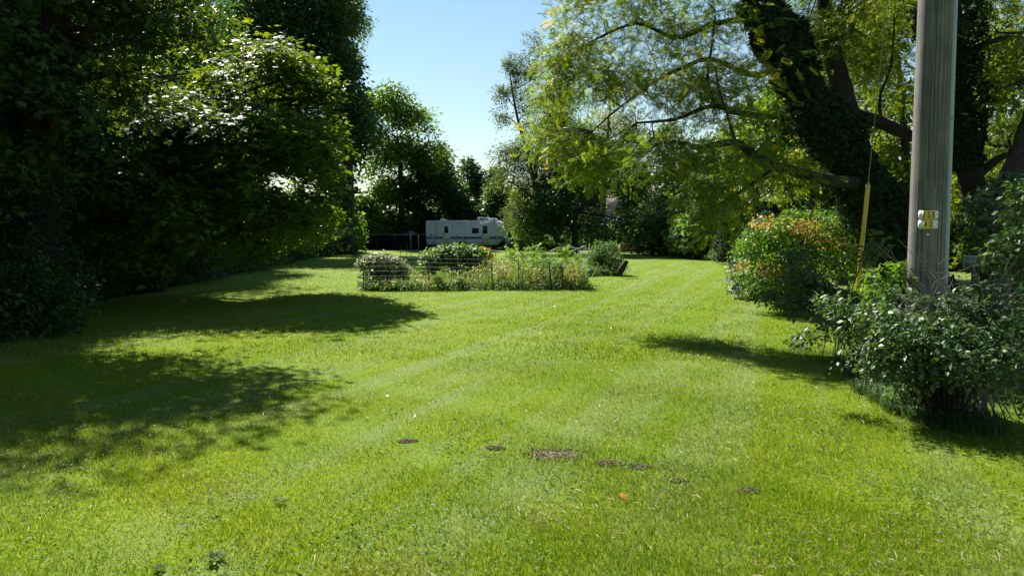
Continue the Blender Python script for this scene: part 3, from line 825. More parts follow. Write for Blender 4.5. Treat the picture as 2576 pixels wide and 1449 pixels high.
# plain dark trunks seen above the red tinted shrub
for x0, y0, x1, y1, Y, r, lab in [(2000, 600, 1975, 440, 30, .17, 'dark bare trunk rising above the red tinted shrub, thickest of the three'), (1925, 610, 1900, 500, 32, .17, 'dark leaning trunk left of the two upright trunks above the red tinted shrub'), (2035, 600, 2050, 470, 31, .12, 'thin dark trunk right of the thickest one above the red tinted shrub')]:
    b = P(x0, y0, Y); b[2] = 0
    tree('background_tree', lab, 'tree', [b, P(x0, 560, Y), P(x1, y1, Y), P(x1 - 8, y1 - 160, Y)], [r, r * .9, r * .8, r * .4],
         [B(x1, y1 - 160, Y, 70, 60, 2), B(x1 - 50, y1 - 80, Y, 50, 40, 1.5), B(x1 + 40, y1 - 230, Y, 60, 50, 1.5)],
         dict(n_cl=300, per=18, size=.2, tmpl=T_OVAL, spray=.55, gap=-.6, gapf=.8), 'leaf_locust', 'bark_dark', seed=int(x0), tw=8)
# bushes along the far and right lawn edges
RL = 'low bush along the far right edge of the lawn'
GR = 'low bushes along the far right edge of the lawn'
bc = bush_proto('edge_bush', 33, RL, GR, 'leaf_blue', r=1.4, h=1.7, size=.15, ncl=300); bd = bush_proto('edge_bush', 34, RL, GR, 'leaf_locust', r=1.2, h=1.3, size=.13, ncl=300)
k = 0
for y in np.arange(41, 78, 1.9):
    for row in range(2):
        src = bc if (k % 3) else bd
        o = src if k in (0, 1) else copy_tree(src)
        k += 1
        s = rg.uniform(.7, 1.1)
        o.location = gp(float(right_edge(y)) + .9 + row * 2 + rg.uniform(-.3, .4), y); o.rotation_euler.z = rg.uniform(0, 6.28); o.scale = (s, s, s * (1 + row * .5))
RL2 = 'shaded bush along the far end of the lawn behind the garden'
k = 0
for x in list(np.arange(.8, 12.5, 1.5)):
    o = copy_tree(bc if k % 2 else bd); k += 1
    o['label'] = RL2; o['group'] = 'shaded bushes along the far end of the lawn'
    s = rg.uniform(.8, 1.2); o.location = gp(x + 1, 78.5 + rg.uniform(-.4, .4)); o.rotation_euler.z = rg.uniform(0, 6.28); o.scale = (s, s, s * 1.2)
shrub('corner_bush', 'pale sunlit bush with light green top at the left end of the black fence', 'bush', gp(-15.2, 68),
      [B(875, 570, 68, 32, 28, 1.2), B(845, 590, 68, 25, 30, 1.2), B(890, 585, 67, 20, 14, .8), B(860, 612, 67, 40, 12, 1)],
      dict(n_cl=260, per=18, size=.15, tmpl=T_OVAL, spray=.35, gap=-1.2), 'leaf_sapling', seed=88)
shrub('pale_bush', 'dusty pale bush just left of the light green corner bush', 'bush', gp(-16.3, 66),
      [B(835, 600, 66, 30, 25, 1.2), B(800, 600, 66, 30, 24, 1.2)],
      dict(n_cl=200, per=18, size=.15, tmpl=T_OVAL, spray=.35, gap=-1.2), 'leaf_sparse', seed=89)

# ============================================================ WALNUT AND THE RIGHT-HAND TREES
YW = 13.0
walnut_limbs = [
    ([P(2010, 245, 13), P(1960, 290, 12.8), P(1870, 288, 12.6), P(1790, 268, 12.4), P(1700, 300, 12.2), P(1600, 310, 12)], .075, .016),
    ([P(2215, 465, 13), P(2100, 455, 12.4), P(2010, 435, 12.0), P(1920, 405, 11.7), P(1850, 360, 11.5), P(1760, 372, 11.4), P(1700, 358, 11.3), P(1620, 372, 11.2)], .115, .016),
    ([P(1990, 150, 13), P(1900, 190, 13.2), P(1790, 150, 13.4), P(1720, 170, 13.5), P(1650, 205, 13.6), P(1560, 270, 13.8), P(1490, 330, 14)], .06, .010),
    ([P(1930, 40, 13), P(1800, 60, 13.4), P(1700, 95, 13.7), P(1600, 60, 14), P(1480, 110, 14.2), P(1420, 150, 14.3)], .06, .010),
    ([P(1880, -40, 13), P(1740, -60, 13.2), P(1600, -30, 13.5), P(1480, 10, 13.8)], .06, .012),
    ([P(2120, 380, 13.2), P(2060, 330, 13.6), P(2040, 240, 13.8), P(2000, 150, 14)], .035, .015),
    ([P(1800, 270, 12.4), P(1780, 200, 12.2), P(1790, 120, 12.2), P(1800, 30, 12.2)], .03, .012),
    ([P(1850, 360, 11.5), P(1830, 290, 11.6), P(1810, 230, 11.7), P(1800, 170, 11.8)], .028, .01),
    ([P(1960, 415, 11.8), P(1880, 470, 11.6), P(1800, 520, 11.5), P(1730, 570, 11.4)], .03, .006),
]
walnut_blobs = [
    B(1425, 5, 14, 45, 45, 1.2), B(1440, 70, 14, 50, 60, 1.2), B(1410, 150, 14, 50, 50, 1), B(1385, 240, 14, 45, 60, 1), B(1370, 330, 14, 35, 50, .8), B(1480, 110, 14, 90, 60, 1.2), B(1560, 40, 13.6, 120, 60, 1.4), B(1560, 200, 13.6, 80, 40, 1.1),
    B(1440, 380, 13.8, 60, 60, 1), B(1530, 400, 13, 80, 45, 1), B(1680, 110, 13.5, 130, 70, 1.4), B(1800, 90, 13, 120, 80, 1.4), B(1640, 250, 12.5, 80, 35, .9), B(1760, 210, 12.4, 90, 45, 1), B(1900, 170, 12.5, 90, 70, 1.2),
    B(1850, 300, 12.3, 110, 45, 1), B(1660, 370, 11.4, 90, 40, .8), B(1780, 400, 11.5, 90, 35, .8), B(1900, 390, 11.8, 90, 40, .9), B(1990, 420, 12, 60, 30, .8), B(1770, 485, 11.4, 50, 25, .6), B(1820, 495, 11.4, 70, 30, .7), B(1790, 555, 11.4, 45, 22, .5),
    B(2060, 80, 14, 90, 80, .9), B(2190, 150, 14.5, 70, 90, .9), B(1700, -120, 13.5, 300, 110, 2), B(2100, -120, 13.5, 260, 110, 2), B(2250, 40, 14.5, 70, 100, 1.3),
]
tree('walnut_tree', 'large walnut leaning left with an ivy wrapped trunk and feathery leaves over the lawn', 'tree',
     [gp(7.1, 13.2), P(2290, 700, 13), P(2235, 560, 13), P(2140, 410, 13), P(2030, 230, 13), P(1960, 90, 13), P(1900, -20, 13), P(1840, -160, 13)], [.40, .34, .31, .29, .27, .24, .2, .12],
     walnut_blobs, dict(n_cl=2100, per=8, size=.15, tmpl=T_PINN, spray=.30, flat=.4, gap=-.15, gapf=1.7, shell=.15, droop=.4, up=.8, jit=.5, sv=.2), 'leaf_walnut', 'bark_dark', seed=101, limb_parts=True, tw=22, limbs=walnut_limbs, tw_r=.008, nlimb=0)
tree('second_stem_tree', 'slimmer dark trunk right of the ivy wrapped walnut with a thick limb reaching right', 'tree',
     [gp(7.5, 14), P(2290, 650, 14), P(2235, 520, 14), P(2170, 390, 14), P(2125, 250, 14), P(2090, 110, 14), P(2060, -80, 14)], [.26, .22, .20, .19, .18, .15, .1],
     [B(2140, 60, 14.5, 100, 90, 1.3), B(2240, 200, 15, 60, 70, 1), B(2150, -100, 14, 180, 100, 2)],
     dict(n_cl=150, per=9, size=.16, tmpl=T_PINN, spray=.34, flat=.4, gap=-.4, gapf=1.1, droop=.7, up=.7, jit=.5), 'leaf_walnut', 'bark_dark', seed=102, limb_parts=True, tw=16, nlimb=1, tw_r=.008,
     limbs=[([P(2140, 290, 14), P(2190, 300, 13.9), P(2250, 325, 13.8), P(2340, 365, 13.7), P(2440, 430, 13.6)], .12, .10), ([P(2215, 300, 13.9), P(2215, 240, 13.9), P(2240, 170, 14), P(2250, 60, 14)], .035, .015)])
tree('right_trunk_tree', 'straight dark trunk just right of the utility pole under dense green leaves', 'tree',
     [gp(8.3, 13), P(2475, 640, 13), P(2445, 450, 13), P(2415, 280, 13), P(2395, 120, 13), P(2385, -80, 13)], [.25, .21, .2, .19, .17, .12],
     [B(2440, 60, 13.2, 110, 110, 1.4), B(2520, 200, 13.4, 100, 90, 1.3), B(2480, -100, 13.4, 180, 100, 2), B(2560, 380, 13.6, 80, 90, 1.2), B(2620, 100, 13.4, 120, 150, 1.6), B(2480, 330, 14.5, 70, 100, 1)],
     dict(n_cl=380, per=8, size=.16, tmpl=T_PINN, spray=.36, flat=.4, gap=-.4, gapf=1.4, droop=.7, up=.7, jit=.5), 'leaf_walnut', 'bark_dark', seed=103, tw=16, tw_r=.008)
tree('rough_bark_tree', 'thick rough barked trunk at the right edge with the green sign in front', 'tree',
     [gp(8.2, 12), P(2520, 640, 12), P(2500, 600, 12), P(2560, 470, 12), P(2620, 300, 12), P(2680, 50, 12)], [.42, .36, .34, .30, .26, .2],
     [B(2620, 200, 12, 120, 120, 1.4), B(2560, 560, 12.4, 50, 50, .7), B(2700, 0, 12, 200, 150, 2), B(2700, 420, 12, 120, 150, 1.5)],
     dict(n_cl=260, per=16, size=.09, tmpl=T_OVAL, spray=.33, gap=-.4, gapf=1.3), 'leaf_backing', 'bark', seed=104, tw=12, tw_r=.01)
# ivy: leaves clinging round the trunks
def ivy(label, path, rad, n, base, seed, leafm='leaf_yew', size=.085):
    rng = np.random.default_rng(seed)
    q = smooth_path(path, 8)
    t = rng.random(n) * (len(q) - 1); i = t.astype(int).clip(0, len(q) - 2)
    T_ = nrm(q[i + 1] - q[i]); c = q[i] + (q[i + 1] - q[i]) * (t - i)[:, None]
    rr = np.interp(t, np.linspace(0, len(q) - 1, len(rad)), rad)
    u = rdir(rng, n); u = nrm(u - T_ * np.sum(u * T_, 1, keepdims=True))
    bulge = 1 + .28 * noise3(c + u * .3, seed, 2.2).clip(-1, 1.3) + .12 * rng.standard_normal(n)
    pos = c + u * (rr * bulge)[:, None]
    N = nrm(u + .45 * rng.standard_normal((n, 3))); D = np.array([0, 0, -1.0]) + .6 * rng.standard_normal((n, 3))
    f = leaves(pos, N, D, size * rng.uniform(.6, 1.3, n), T_MAPLE, rng.random(n))
    root = empty('ivy', base, label, 'ivy')
    crown_obj('ivy_leaves', f, M[leafm], root, base)
    mb = MB()
    for k in range(5):
        a = k * 1.3
        off = np.array([math.cos(a), math.sin(a) , 0]) * rad[0] * .85
        V, F = tube_arr(q + off * np.linspace(1, .6, len(q))[:, None] + rng.normal(0, .015, q.shape), np.linspace(.022, .008, len(q)), 5)
        mb.addF(V, F)
    tag(mb.build('vine_stems', M['bark_dark'], root, off=base), kind='stuff')
ivy('dense dark ivy wrapped round the leaning walnut trunk', [P(2310, 760, 13), P(2235, 560, 13), P(2140, 410, 13), P(2030, 230, 13), P(1960, 90, 13), P(1900, -20, 13)], [.52, .47, .42, .36, .34, .30], 17000, gp(7.1, 13.1), 111)
ivy('dark ivy on the thick trunk at the left edge of the wood', [gp(-7.9, 12.6), P(105, 500, 12.7), P(110, 250, 12.6), P(135, 90, 12.6)], [.5, .46, .42, .34], 7000, gp(-7.9, 12.4), 112)
ivy('ivy hanging around the top of the trunk right of the utility pole', [P(2440, 420, 13), P(2415, 250, 13), P(2400, 100, 13), P(2390, -60, 13)], [.25, .34, .42, .40], 4500, gp(8.3, 12.8), 113)
ivy('scruffy dark creeper on the rough barked trunk at the right edge', [gp(8.2, 11.9), P(2520, 640, 12), P(2500, 590, 12), P(2560, 450, 12)], [.5, .45, .40, .36], 3500, gp(8.2, 11.7), 114, 'leaf_privet')

# ============================================================ HOUSE BEHIND THE TREES
def house():
    base = gp(12.6, 88)
    root = empty('house', base, 'house with faded pink roof half hidden behind the trees', 'house')
    wl = plain('house_wall', (.55, .52, .48), .8, noise=.1, scale=2)
    rf = plain('house_roof', (.50, .30, .29), .8, noise=.2, scale=3)
    gl = plain('house_glass', (.03, .035, .04), .15)
    wh = plain('house_trim', (.7, .7, .68), .6)
    MB().box((0, 4, 2.3), (9.6, 8, 4.6)).build('wall', wl, root)
    m = MB(); m.add([(-5.2, -.6, 4.45), (5.2, -.6, 4.45), (5.2, 4, 7.2), (-5.2, 4, 7.2), (-5.2, 8.6, 4.45), (5.2, 8.6, 4.45), (-5.2, -.6, 4.6), (5.2, -.6, 4.6), (5.2, 4, 7.36), (-5.2, 4, 7.36), (-5.2, 8.6, 4.6), (5.2, 8.6, 4.6)],
                    [(6, 7, 8, 9), (9, 8, 11, 10), (0, 3, 2, 1), (3, 4, 5, 2), (0, 1, 7, 6), (4, 10, 11, 5), (0, 6, 9, 3), (3, 9, 10, 4), (1, 2, 8, 7), (2, 5, 11, 8)])
    m.build('roof', rf, root)
    MB().box((-1.6, 4.6, 7.3), (.6, .6, 1.2)).build('chimney', plain('chimney_brick', (.3, .14, .1), .9, noise=.3), root)
    for x in (-3, 0, 3):
        w_ = MB().box((x, -.03, 2.6), (1.2, .06, 1.3)).build('window', wh, root)
        MB().box((x, -.07, 2.6), (1.0, .03, 1.1)).build('pane', gl, w_)
house()

# ============================================================ TRAVEL TRAILER
def trailer():
    x0 = P(1072, 600, 79)[0]
    base = np.array([x0, 79.0, 0.0])
    root = empty('travel_trailer', base, 'white travel trailer with blue stripe and two doors parked at the end of the lawn', 'travel trailer', rz=-R(13))
    W = plain('trailer_white', (.74, .79, .88), .4, noise=.06, scale=2)
    blue = plain('trailer_stripe', (.07, .13, .26), .45)
    trim = plain('trailer_trim', (.78, .80, .82), .4)
    glass = plain('trailer_glass', (.012, .014, .018), .12)
    dark = plain('trailer_underside', (.02, .02, .022), .8)
    k = 7.72 / 1580 * 1.0
    def X(zx): return (zx - 370) * 8.05 / 1580
    def Z(zy): return 2.98 - (zy - 215) / 212
    prof = [(.16, .52), (.04, .95), (0, 1.2), (0, 2.88), (.06, 2.98), (7.35, 2.98), (7.62, 2.9), (7.78, 2.7), (8.18, 1.45), (8.22, 1.1), (7.62, .52)]
    MB().prism(prof, 0, 2.4).build('body', W, root)
    # horizontal ribs of the aluminium siding
    rb = MB()
    z = .62
    while z < 2.85:
        if not (1.10 < z < 1.40):
            x1 = np.interp(z, [.52, 1.1, 1.45, 2.7, 2.9], [7.60, 8.1, 8.1, 7.72, 7.5])
            rb.prism([(.10, z), (x1, z), (x1, z + .05), (.10, z + .05)], -.022, -.001)
        z += .15
    tag(rb.build('siding_rib', W, root), kind='stuff')
    MB().box((3.7, 1.2, 3.0), (7.3, 2.46, .05)).build('roof', trim, root)
    for a, b in ((375, 527), (548, 726), (893, 1142), (1168, 1536), (1704, 1856), (1884, 1995)):
        MB().box(((X(a) + X(b)) / 2, -.014, (Z(555) + Z(605)) / 2), (X(b) - X(a), .014, .23)).build('stripe', blue, root)
    def door(xa, xb, wa, wb, za, zb):
        d = MB().box(((X(xa) + X(xb)) / 2, -.02, (Z(292) + Z(725)) / 2), (X(xb) - X(xa), .03, Z(292) - Z(725))).build('door', trim, root)
        w_ = MB().box(((X(wa) + X(wb)) / 2, -.045, (Z(za) + Z(zb)) / 2), (X(wb) - X(wa) + .08, .02, Z(za) - Z(zb) + .08)).build('window', trim, d)
        MB().box(((X(wa) + X(wb)) / 2, -.058, (Z(za) + Z(zb)) / 2), (X(wb) - X(wa), .012, Z(za) - Z(zb))).build('pane', glass, d)
        MB().box((X(xa) + .08, -.05, Z(505)), (.09, .03, .15)).build('handle', dark, d)
        MB().box(((X(xa) + X(xb)) / 2, -.04, Z(603)), (X(xb) - X(xa), .01, .03)).build('door_strip', blue, d)
    door(735, 885, 760, 850, 325, 475)
    door(1545, 1700, 1568, 1665, 325, 485)
    w_ = MB().prism([(X(1335), Z(470)), (X(1350), Z(487)), (X(1478), Z(487)), (X(1493), Z(470)), (X(1493), Z(375)), (X(1478), Z(360)), (X(1350), Z(360)), (X(1335), Z(375))], -.035, -.002).build('window', trim, root)
    MB().prism([(X(1343), Z(470)), (X(1354), Z(480)), (X(1474), Z(480)), (X(1485), Z(470)), (X(1485), Z(377)), (X(1474), Z(367)), (X(1354), Z(367)), (X(1343), Z(377))], -.048, -.036).build('pane', glass, w_)
    for zx in (535, 1155, 1870):
        MB().box((X(zx), -.05, (Z(235) + Z(715)) / 2), (.07, .07, Z(235) - Z(715))).build('awning_arm', trim, root)
    MB().tube([(.2, -.10, 2.93), (7.5, -.10, 2.93)], .05, 8).build('awning_roller', trim, root)
    # front window on the sloped nose
    def nose(t, y): # t from top 0 to bottom 1 along the slope
        return np.array([7.78 + (8.18 - 7.78) * t, y, 2.7 + (1.45 - 2.7) * t])
    nx, nz = 1.25, .40
    L_ = math.hypot(nx, nz); o = np.array([nx / L_, 0, nz / L_])
    def npanel(t0, t1, y0, y1, d, name, mat, par):
        a = [nose(t0, y0), nose(t0, y1), nose(t1, y1), nose(t1, y0)]
        V = [p + o * .002 for p in a] + [p + o * d for p in a]
        return MB().add(V, [(0, 1, 2, 3), (4, 7, 6, 5), (0, 4, 5, 1), (1, 5, 6, 2), (2, 6, 7, 3), (3, 7, 4, 0)]).build(name, mat, par)
    fw = npanel(.25, .95, .35, 2.05, .03, 'front_window', trim, root)
    npanel(.31, .89, .43, 1.97, .04, 'pane', plain('trailer_front_glass', (.10, .12, .15), .15), fw)
    MB().prism([(8.2, 1.08), (8.225, 1.10), (7.66, .50), (7.60, .52)], .02, 2.38).build('rock_guard', plain('rock_guard', (.07, .07, .075), .5), root)
    # roof fittings
    ac = MB().prism([(X(1405), 3.03), (X(1405), 3.30), (X(1425), 3.37), (X(1590), 3.37), (X(1640), 3.30), (X(1640), 3.03)], .8, 1.6).build('air_conditioner', trim, root)
    for j in range(4):
        MB().box(((X(1460) + X(1550)) / 2, .79, 3.11 + .055 * j), (.42, .02, .025)).build('louvre', dark, ac)
    for a in (612, 1688):
        MB().prism([(X(a), 3.03), (X(a), 3.20), (X(a + 20), 3.27), (X(a + 70), 3.26), (X(a + 110), 3.18), (X(a + 128), 3.03)], .9, 1.45).build('vent_cover', trim, root)
    MB().prism([(X(1080), 3.03), (X(1095), 3.08), (X(1165), 3.08), (X(1180), 3.03)], .9, 1.4).build('roof_hatch', trim, root)
    # lettering above the stripe, too small in the photograph to be read, and a swoosh
    lw = MB()
    xs = [X(420), X(450), X(455), X(480), X(500), X(520), X(540), X(560), X(588)]
    q = [(X(418), Z(528)), (X(440), Z(512)), (X(455), Z(500)), (X(448), Z(525)), (X(466), Z(518)), (X(474), Z(530)), (X(488), Z(518)), (X(497), Z(531)), (X(512), Z(519)), (X(520), Z(531)), (X(536), Z(520)), (X(545), Z(531)), (X(562), Z(521)), (X(588), Z(530))]
    lw.tube([(x, -.02, z) for x, z in q], .022, 4)
    lw.build('script_lettering', blue, root)
    MB().prism([(X(950), Z(541)), (X(1010), Z(528)), (X(1085), Z(500)), (X(1020), Z(534))], -.02, -.001).build('swoosh', blue, root)
    MB().prism([(X(900), Z(618)), (X(1010), Z(619)), (X(1142), Z(623)), (X(1010), Z(625))], -.02, -.001).build('swoosh', blue, root)
    MB().prism([(X(1168), Z(616)), (X(1220), Z(620)), (X(1215), Z(626)), (X(1168), Z(632))], -.02, -.001).build('swoosh', blue, root)
    for zx, zy in ((425, 655), (415, 690), (1935, 662)):
        MB().box((X(zx), -.02, Z(zy)), (.08, .03, .06)).build('marker_lamp', plain('marker_lamp', (.12, .03, .03), .4), root)
    # wheels
    rub = plain('tyre_rubber', (.02, .02, .02), .8); rim = plain('wheel_rim', (.5, .5, .5), .35, metal=.6)
    for cx in (3.35, 4.25):
        for cy in (.13, 2.27):
            w_ = MB().tube([(cx, cy - .11, .36), (cx, cy + .11, .36)], .36, 20).build('wheel', rub, root)
            MB().tube([(cx, cy - .125, .36), (cx, cy + .125, .36)], .21, 14).build('rim', rim, w_)
    MB().prism([(2.92, .52), (3.0, .72), (3.2, .84), (4.4, .84), (4.6, .72), (4.68, .52)], -.025, -.003).build('wheel_arch', dark, root)
    MB().box((3.9, 1.2, .44), (7.2, 1.9, .16)).build('chassis', dark, root)
    tg = MB()
    tg.tube([(7.6, .5, .48), (9.15, 1.2, .48)], .05, 6); tg.tube([(7.6, 1.9, .48), (9.15, 1.2, .48)], .05, 6)
    tg.build('hitch_frame', dark, root)
    MB().prism([(8.33, .62), (8.33, 1.18), (8.42, 1.26), (8.75, 1.22), (8.80, 1.1), (8.80, .62)], .75, 1.65).build('propane_cover', W, root)
    MB().tube([(8.95, 1.2, 0), (8.95, 1.2, .75)], .035, 8).build('jack', trim, root)
trailer()

# ============================================================ BLACK FENCE AND WHAT SHOWS OVER IT
def black_fence():
    a = P(905, 600, 78); b = P(1072, 600, 82)
    xa = a[0] - .2; xb = b[0] + .6; L_ = xb - xa
    base = gp(xa, 79.3)
    root = empty('black_fence', base, 'long low black privacy fence left of the trailer', 'fence')
    f = plain('fence_fabric', (.005, .005, .008), .9, spec=.1)
    rail = plain('fence_rail', (.30, .31, .33), .5, metal=.3)
    n = 40
    xs = np.linspace(0, L_, n); V = []
    rng = np.random.default_rng(4)
    for th in (0, .02):
        for z in (0.0, .8, 1.55):
            for x in xs: V.append((x, th + .03 * math.sin(x * 5) * (z > .1), z))
    F = []
    for s in (0, 1):
        for r_ in range(2):
            for i in range(n - 1):
                q = s * 3 * n + r_ * n + i
                F.append((q, q + 1, q + 1 + n, q + n))
    MB().add(V, F).build('fence_screen', f, root)
    MB().tube([(x, -.03, 1.585 + .012 * math.sin(x * 3)) for x in np.linspace(0, L_, 30)], .014, 6).build('top_rail', rail, root)
    for i, x in enumerate(np.linspace(0, L_, 5)):
        MB().tube([(x, -.05, -.1), (x + .02, -.05, 1.62)], .018, 6).build('post', plain('fence_post', (.10, .10, .11), .5) if i == 0 else bpy.data.materials['fence_post'], root)
black_fence()
def tarp():
    c = P(1010, 585, 83); base = gp(c[0], 83)
    root = empty('tarpaulin', base, 'pale grey tarpaulin ridge peeking over the black fence', 'tarpaulin')
    m = plain('tarpaulin_cloth', (.35, .36, .42), .55, noise=.4, scale=4, bump=.4)
    MB().add([(-1.3, -1, 1.3), (1.6, -1, 1.4), (1.2, .3, 1.98), (-.9, .3, 2.02), (-1.2, 1.5, 1.2), (1.5, 1.5, 1.2), (-1.4, -1.1, 0), (1.7, -1.1, 0), (1.6, 1.6, 0), (-1.3, 1.6, 0)],
             [(0, 1, 2, 3), (3, 2, 5, 4), (0, 3, 4), (1, 5, 2), (6, 7, 1, 0), (7, 8, 5, 1), (8, 9, 4, 5), (9, 6, 0, 4)]).build('cover', m, root)
    MB().tube([(-.9, .3, 2.0), (-1.15, -.4, 1.68), (-1.3, -1.0, 1.3)], .02, 5).build('rope', plain('dark_rope', (.03, .04, .12), .7), root)
tarp()
c = P(905, 583, 77.5)
r_ = empty('post_lamp', gp(c[0], 77.5), 'small white capped post at the left end of the black fence', 'post')
MB().tube([(0, 0, 0), (0, 0, 1.78)], .03, 8).build('post', M['bark_dark'], r_)
MB().tube([(0, 0, 1.78), (0, 0, 1.84), (0, 0, 1.90)], [.24, .2, .04], 12).build('cap', plain('white_cap', (.85, .85, .87), .4), r_)

# ============================================================ GARDEN PLOT
steel = plain('rusty_steel', (.10, .065, .045), .7, noise=.4, scale=30)
paint = plain('dark_green_paint', (.03, .045, .03), .6)
pale = plain('bleached_wood', (.55, .50, .42), .85, noise=.4, scale=12, bump=.4)
def tpost(px0, py0, px1, py1, r, mat, label, Y=None, seed=0):
    """top at (px0,py0), foot at (px1,py1) on the ground"""
    g = G(px1, py1)
    if Y: g = gp(P(px1, py1, Y)[0], Y)
    top = P(px0, py0, g[1])
    root = empty('garden_post', g, label, 'post', 'thin posts round the vegetable plot')
    d = top - g
    MB().tube([(0, 0, -.15), tuple(d)], [r, r * .9], 6).build('shaft', mat, root)
    m = MB()
    for t in np.arange(.15, .98, .11):
        p = d * t; m.box((p[0], p[1] - r, p[2]), (r * 1.1, r * 1.2, .018))
    tag(m.build('stud', mat, root), kind='stuff')
    return root
GY = 21.7
posts = [(914, 665, 914, 730, .016, steel, 'thin post at the near left corner of the vegetable plot', 21.55), (1079, 660, 1079, 728, .013, steel, 'thin post standing in the weeds in front of the grape mound', 21.55),
         (1236, 663, 1241, 729, .024, steel, 'rusty stout post right of the grape mound on the near side of the plot', 21.55), (1304, 642, 1304, 728, .014, steel, 'slim straight post left of the leafy saplings on the near side', 21.55),
         (1380, 652, 1389, 729, .026, paint, 'stout dark post leaning left near the right end of the plot', 21.55), (1413, 655, 1418, 724, .020, paint, 'dark post beside the rightmost sapling', 21.55),
         (1053, 591, 1055, 712, .017, paint, 'tall thin post, right one of the two tallest left of the grape mound', 25.5), (1033, 591, 1035, 695, .016, paint, 'tall thin post, left one of the two tallest left of the grape mound', 29), (1023, 613, 1023, 674, .015, steel, 'short thin post left of the two tallest posts', 36),
         (1008, 617, 1008, 664, .015, steel, 'shortest and leftmost thin post on the far side of the plot', 40), (1247, 628, 1248, 688, .022, steel, 'hook topped post behind the goldenrod', 30.5), (1273, 613, 1273, 680, .018, pale, 'pale topped post behind the plot in front of the trailer nose', 32),
         (1481, 626, 1481, 672, .018, paint, 'thin post at the far right corner of the plot beside the gate', 34), (1085, 640, 1083, 690, .035, M['bark_dark'], 'short thick black stake beside the tall thin posts', 30)]
for p in posts: tpost(*p[:7], Y=p[7])
# hook on one post
# welded wire between the near posts
def wires():
    x0 = P(914, 700, GY)[0]; x1 = P(1482, 700, GY)[0]
    wm = plain('galvanised_wire', (.45, .45, .45), .6)
    base = gp(x0, GY)
    root = empty('wire_fence', base, 'sagging galvanised wire mesh along the near side of the vegetable plot', 'fence')
    xs = np.linspace(0, x1 - x0, 26)
    rng = np.random.default_rng(2)
    for k, z in enumerate((.12, .27, .41, .55, .68, .81, .93)):
        MB().tube([(x, -.03 + .02 * math.sin(x), z + .025 * math.sin(x * 1.1 + k * .2) - .10 * (x / (x1 - x0) > .55)) for x in xs], .0017, 4).build('wire', wm, root)
    m = MB()
    for x in np.arange(0, x1 - x0, .30):
        s = -.10 * (x / (x1 - x0) > .55)
        m.tube([(x, -.03, .05), (x + .01, -.03, .5 + s), (x, -.03, .95 + s)], .0015, 3)
    tag(m.build('upright_wires', wm, root), kind='stuff')
    root = empty('side_wire_fence', gp(x1, GY), 'low wire fence along the right side of the plot leading to the gate', 'fence')
    for z in (.3, .55, .8):
        MB().tube([(0, 0, z), (.2, 6, z), (.55, 12, z)], .004, 4).build('wire', wm, root)
    root = empty('back_wire_fence', gp(P(1005, 650, 31)[0], 31), 'single wire strung between the tall posts at the back of the plot', 'fence')
    MB().tube([(0, 0, .05), (.8, 0, .03), (1.4, 0, .04)], .01, 4).build('wire', paint, root)
wires()
def gate():
    g = P(1467, 665, 31); base = gp(g[0], 31)
    root = empty('wire_gate', base, 'grey chain link gate panel leaning at the right end of the vegetable plot', 'gate')
    wm = plain('gate_wire', (.30, .31, .33), .5, metal=.4)
    fr = MB(); fr.tube([(-.22, 0, 0), (-.20, 0, 1.02), (0, 0, 1.12), (.26, 0, 1.15), (.16, 0, .1)], .02, 6)
    fr.build('frame', wm, root)
    m = MB()
    for i in range(-9, 16):
        for s in (-1, 1):
            a = np.array([-.19, 0, i * .075]); 
            x1_ = .19; z1 = i * .075 + s * .38
            m.tube([(-.19, s * .006, i * .075), (x1_, s * .006, z1)], .006, 3)
    V = np.concatenate(m.V); 
    m.V = [np.stack([V[:, 0], V[:, 1], V[:, 2].clip(.03, 1.08)], 1)]
    tag(m.build('chain_link', wm, root), kind='stuff')
    MB().tube([(-.9, .1, 1.02), (-.5, .05, 1.05), (0, 0, 1.04), (.3, 0, 1.06)], .012, 5).build('top_wire', wm, root)
    MB().tube([(.1, 0, 1.12), (.13, 0, 1.26), (.05, 0, 1.3), (.0, 0, 1.28)], .010, 5).build('hook', wm, root)
    b = empty('driftwood', gp(g[0] - .6, 31), 'short bleached stick lying across the top of the gate wire', 'stick')
    MB().tube([(-.15, 0, 1.06), (.1, 0, 1.08), (.35, 0, 1.0), (.5, 0, 1.0)], [.03, .04, .03, .02], 6).build('stick', pale, b)
gate()
def stick(label, pts, r, Y, mat=pale):
    q = [P(x, y, Y) for x, y in pts]; base = gp(q[0][0], Y)
    root = empty('driftwood', base, label, 'branch')
    MB().tube(smooth_path([p - base for p in q], 3), np.linspace(r, r * .5, (len(q) - 1) * 3 + 1) if len(q) > 2 else [r] * 4 + [r * .6] * 3, 6).build('branch', mat, root)
stick('bleached crooked branch lying among the saplings, left of two', [(1318, 628), (1335, 625), (1352, 618), (1362, 613)], .045, 27)
stick('grey branch slanting up beside the right end of the saplings', [(1385, 634), (1395, 628), (1410, 622)], .04, 27)
stick('long pale fallen pole lying in front of the trailer wheels', [(1225, 626), (1255, 634), (1285, 630), (1300, 634)], .05, 60)
shr = dict(tmpl=T_OVAL, gap=-1.5)
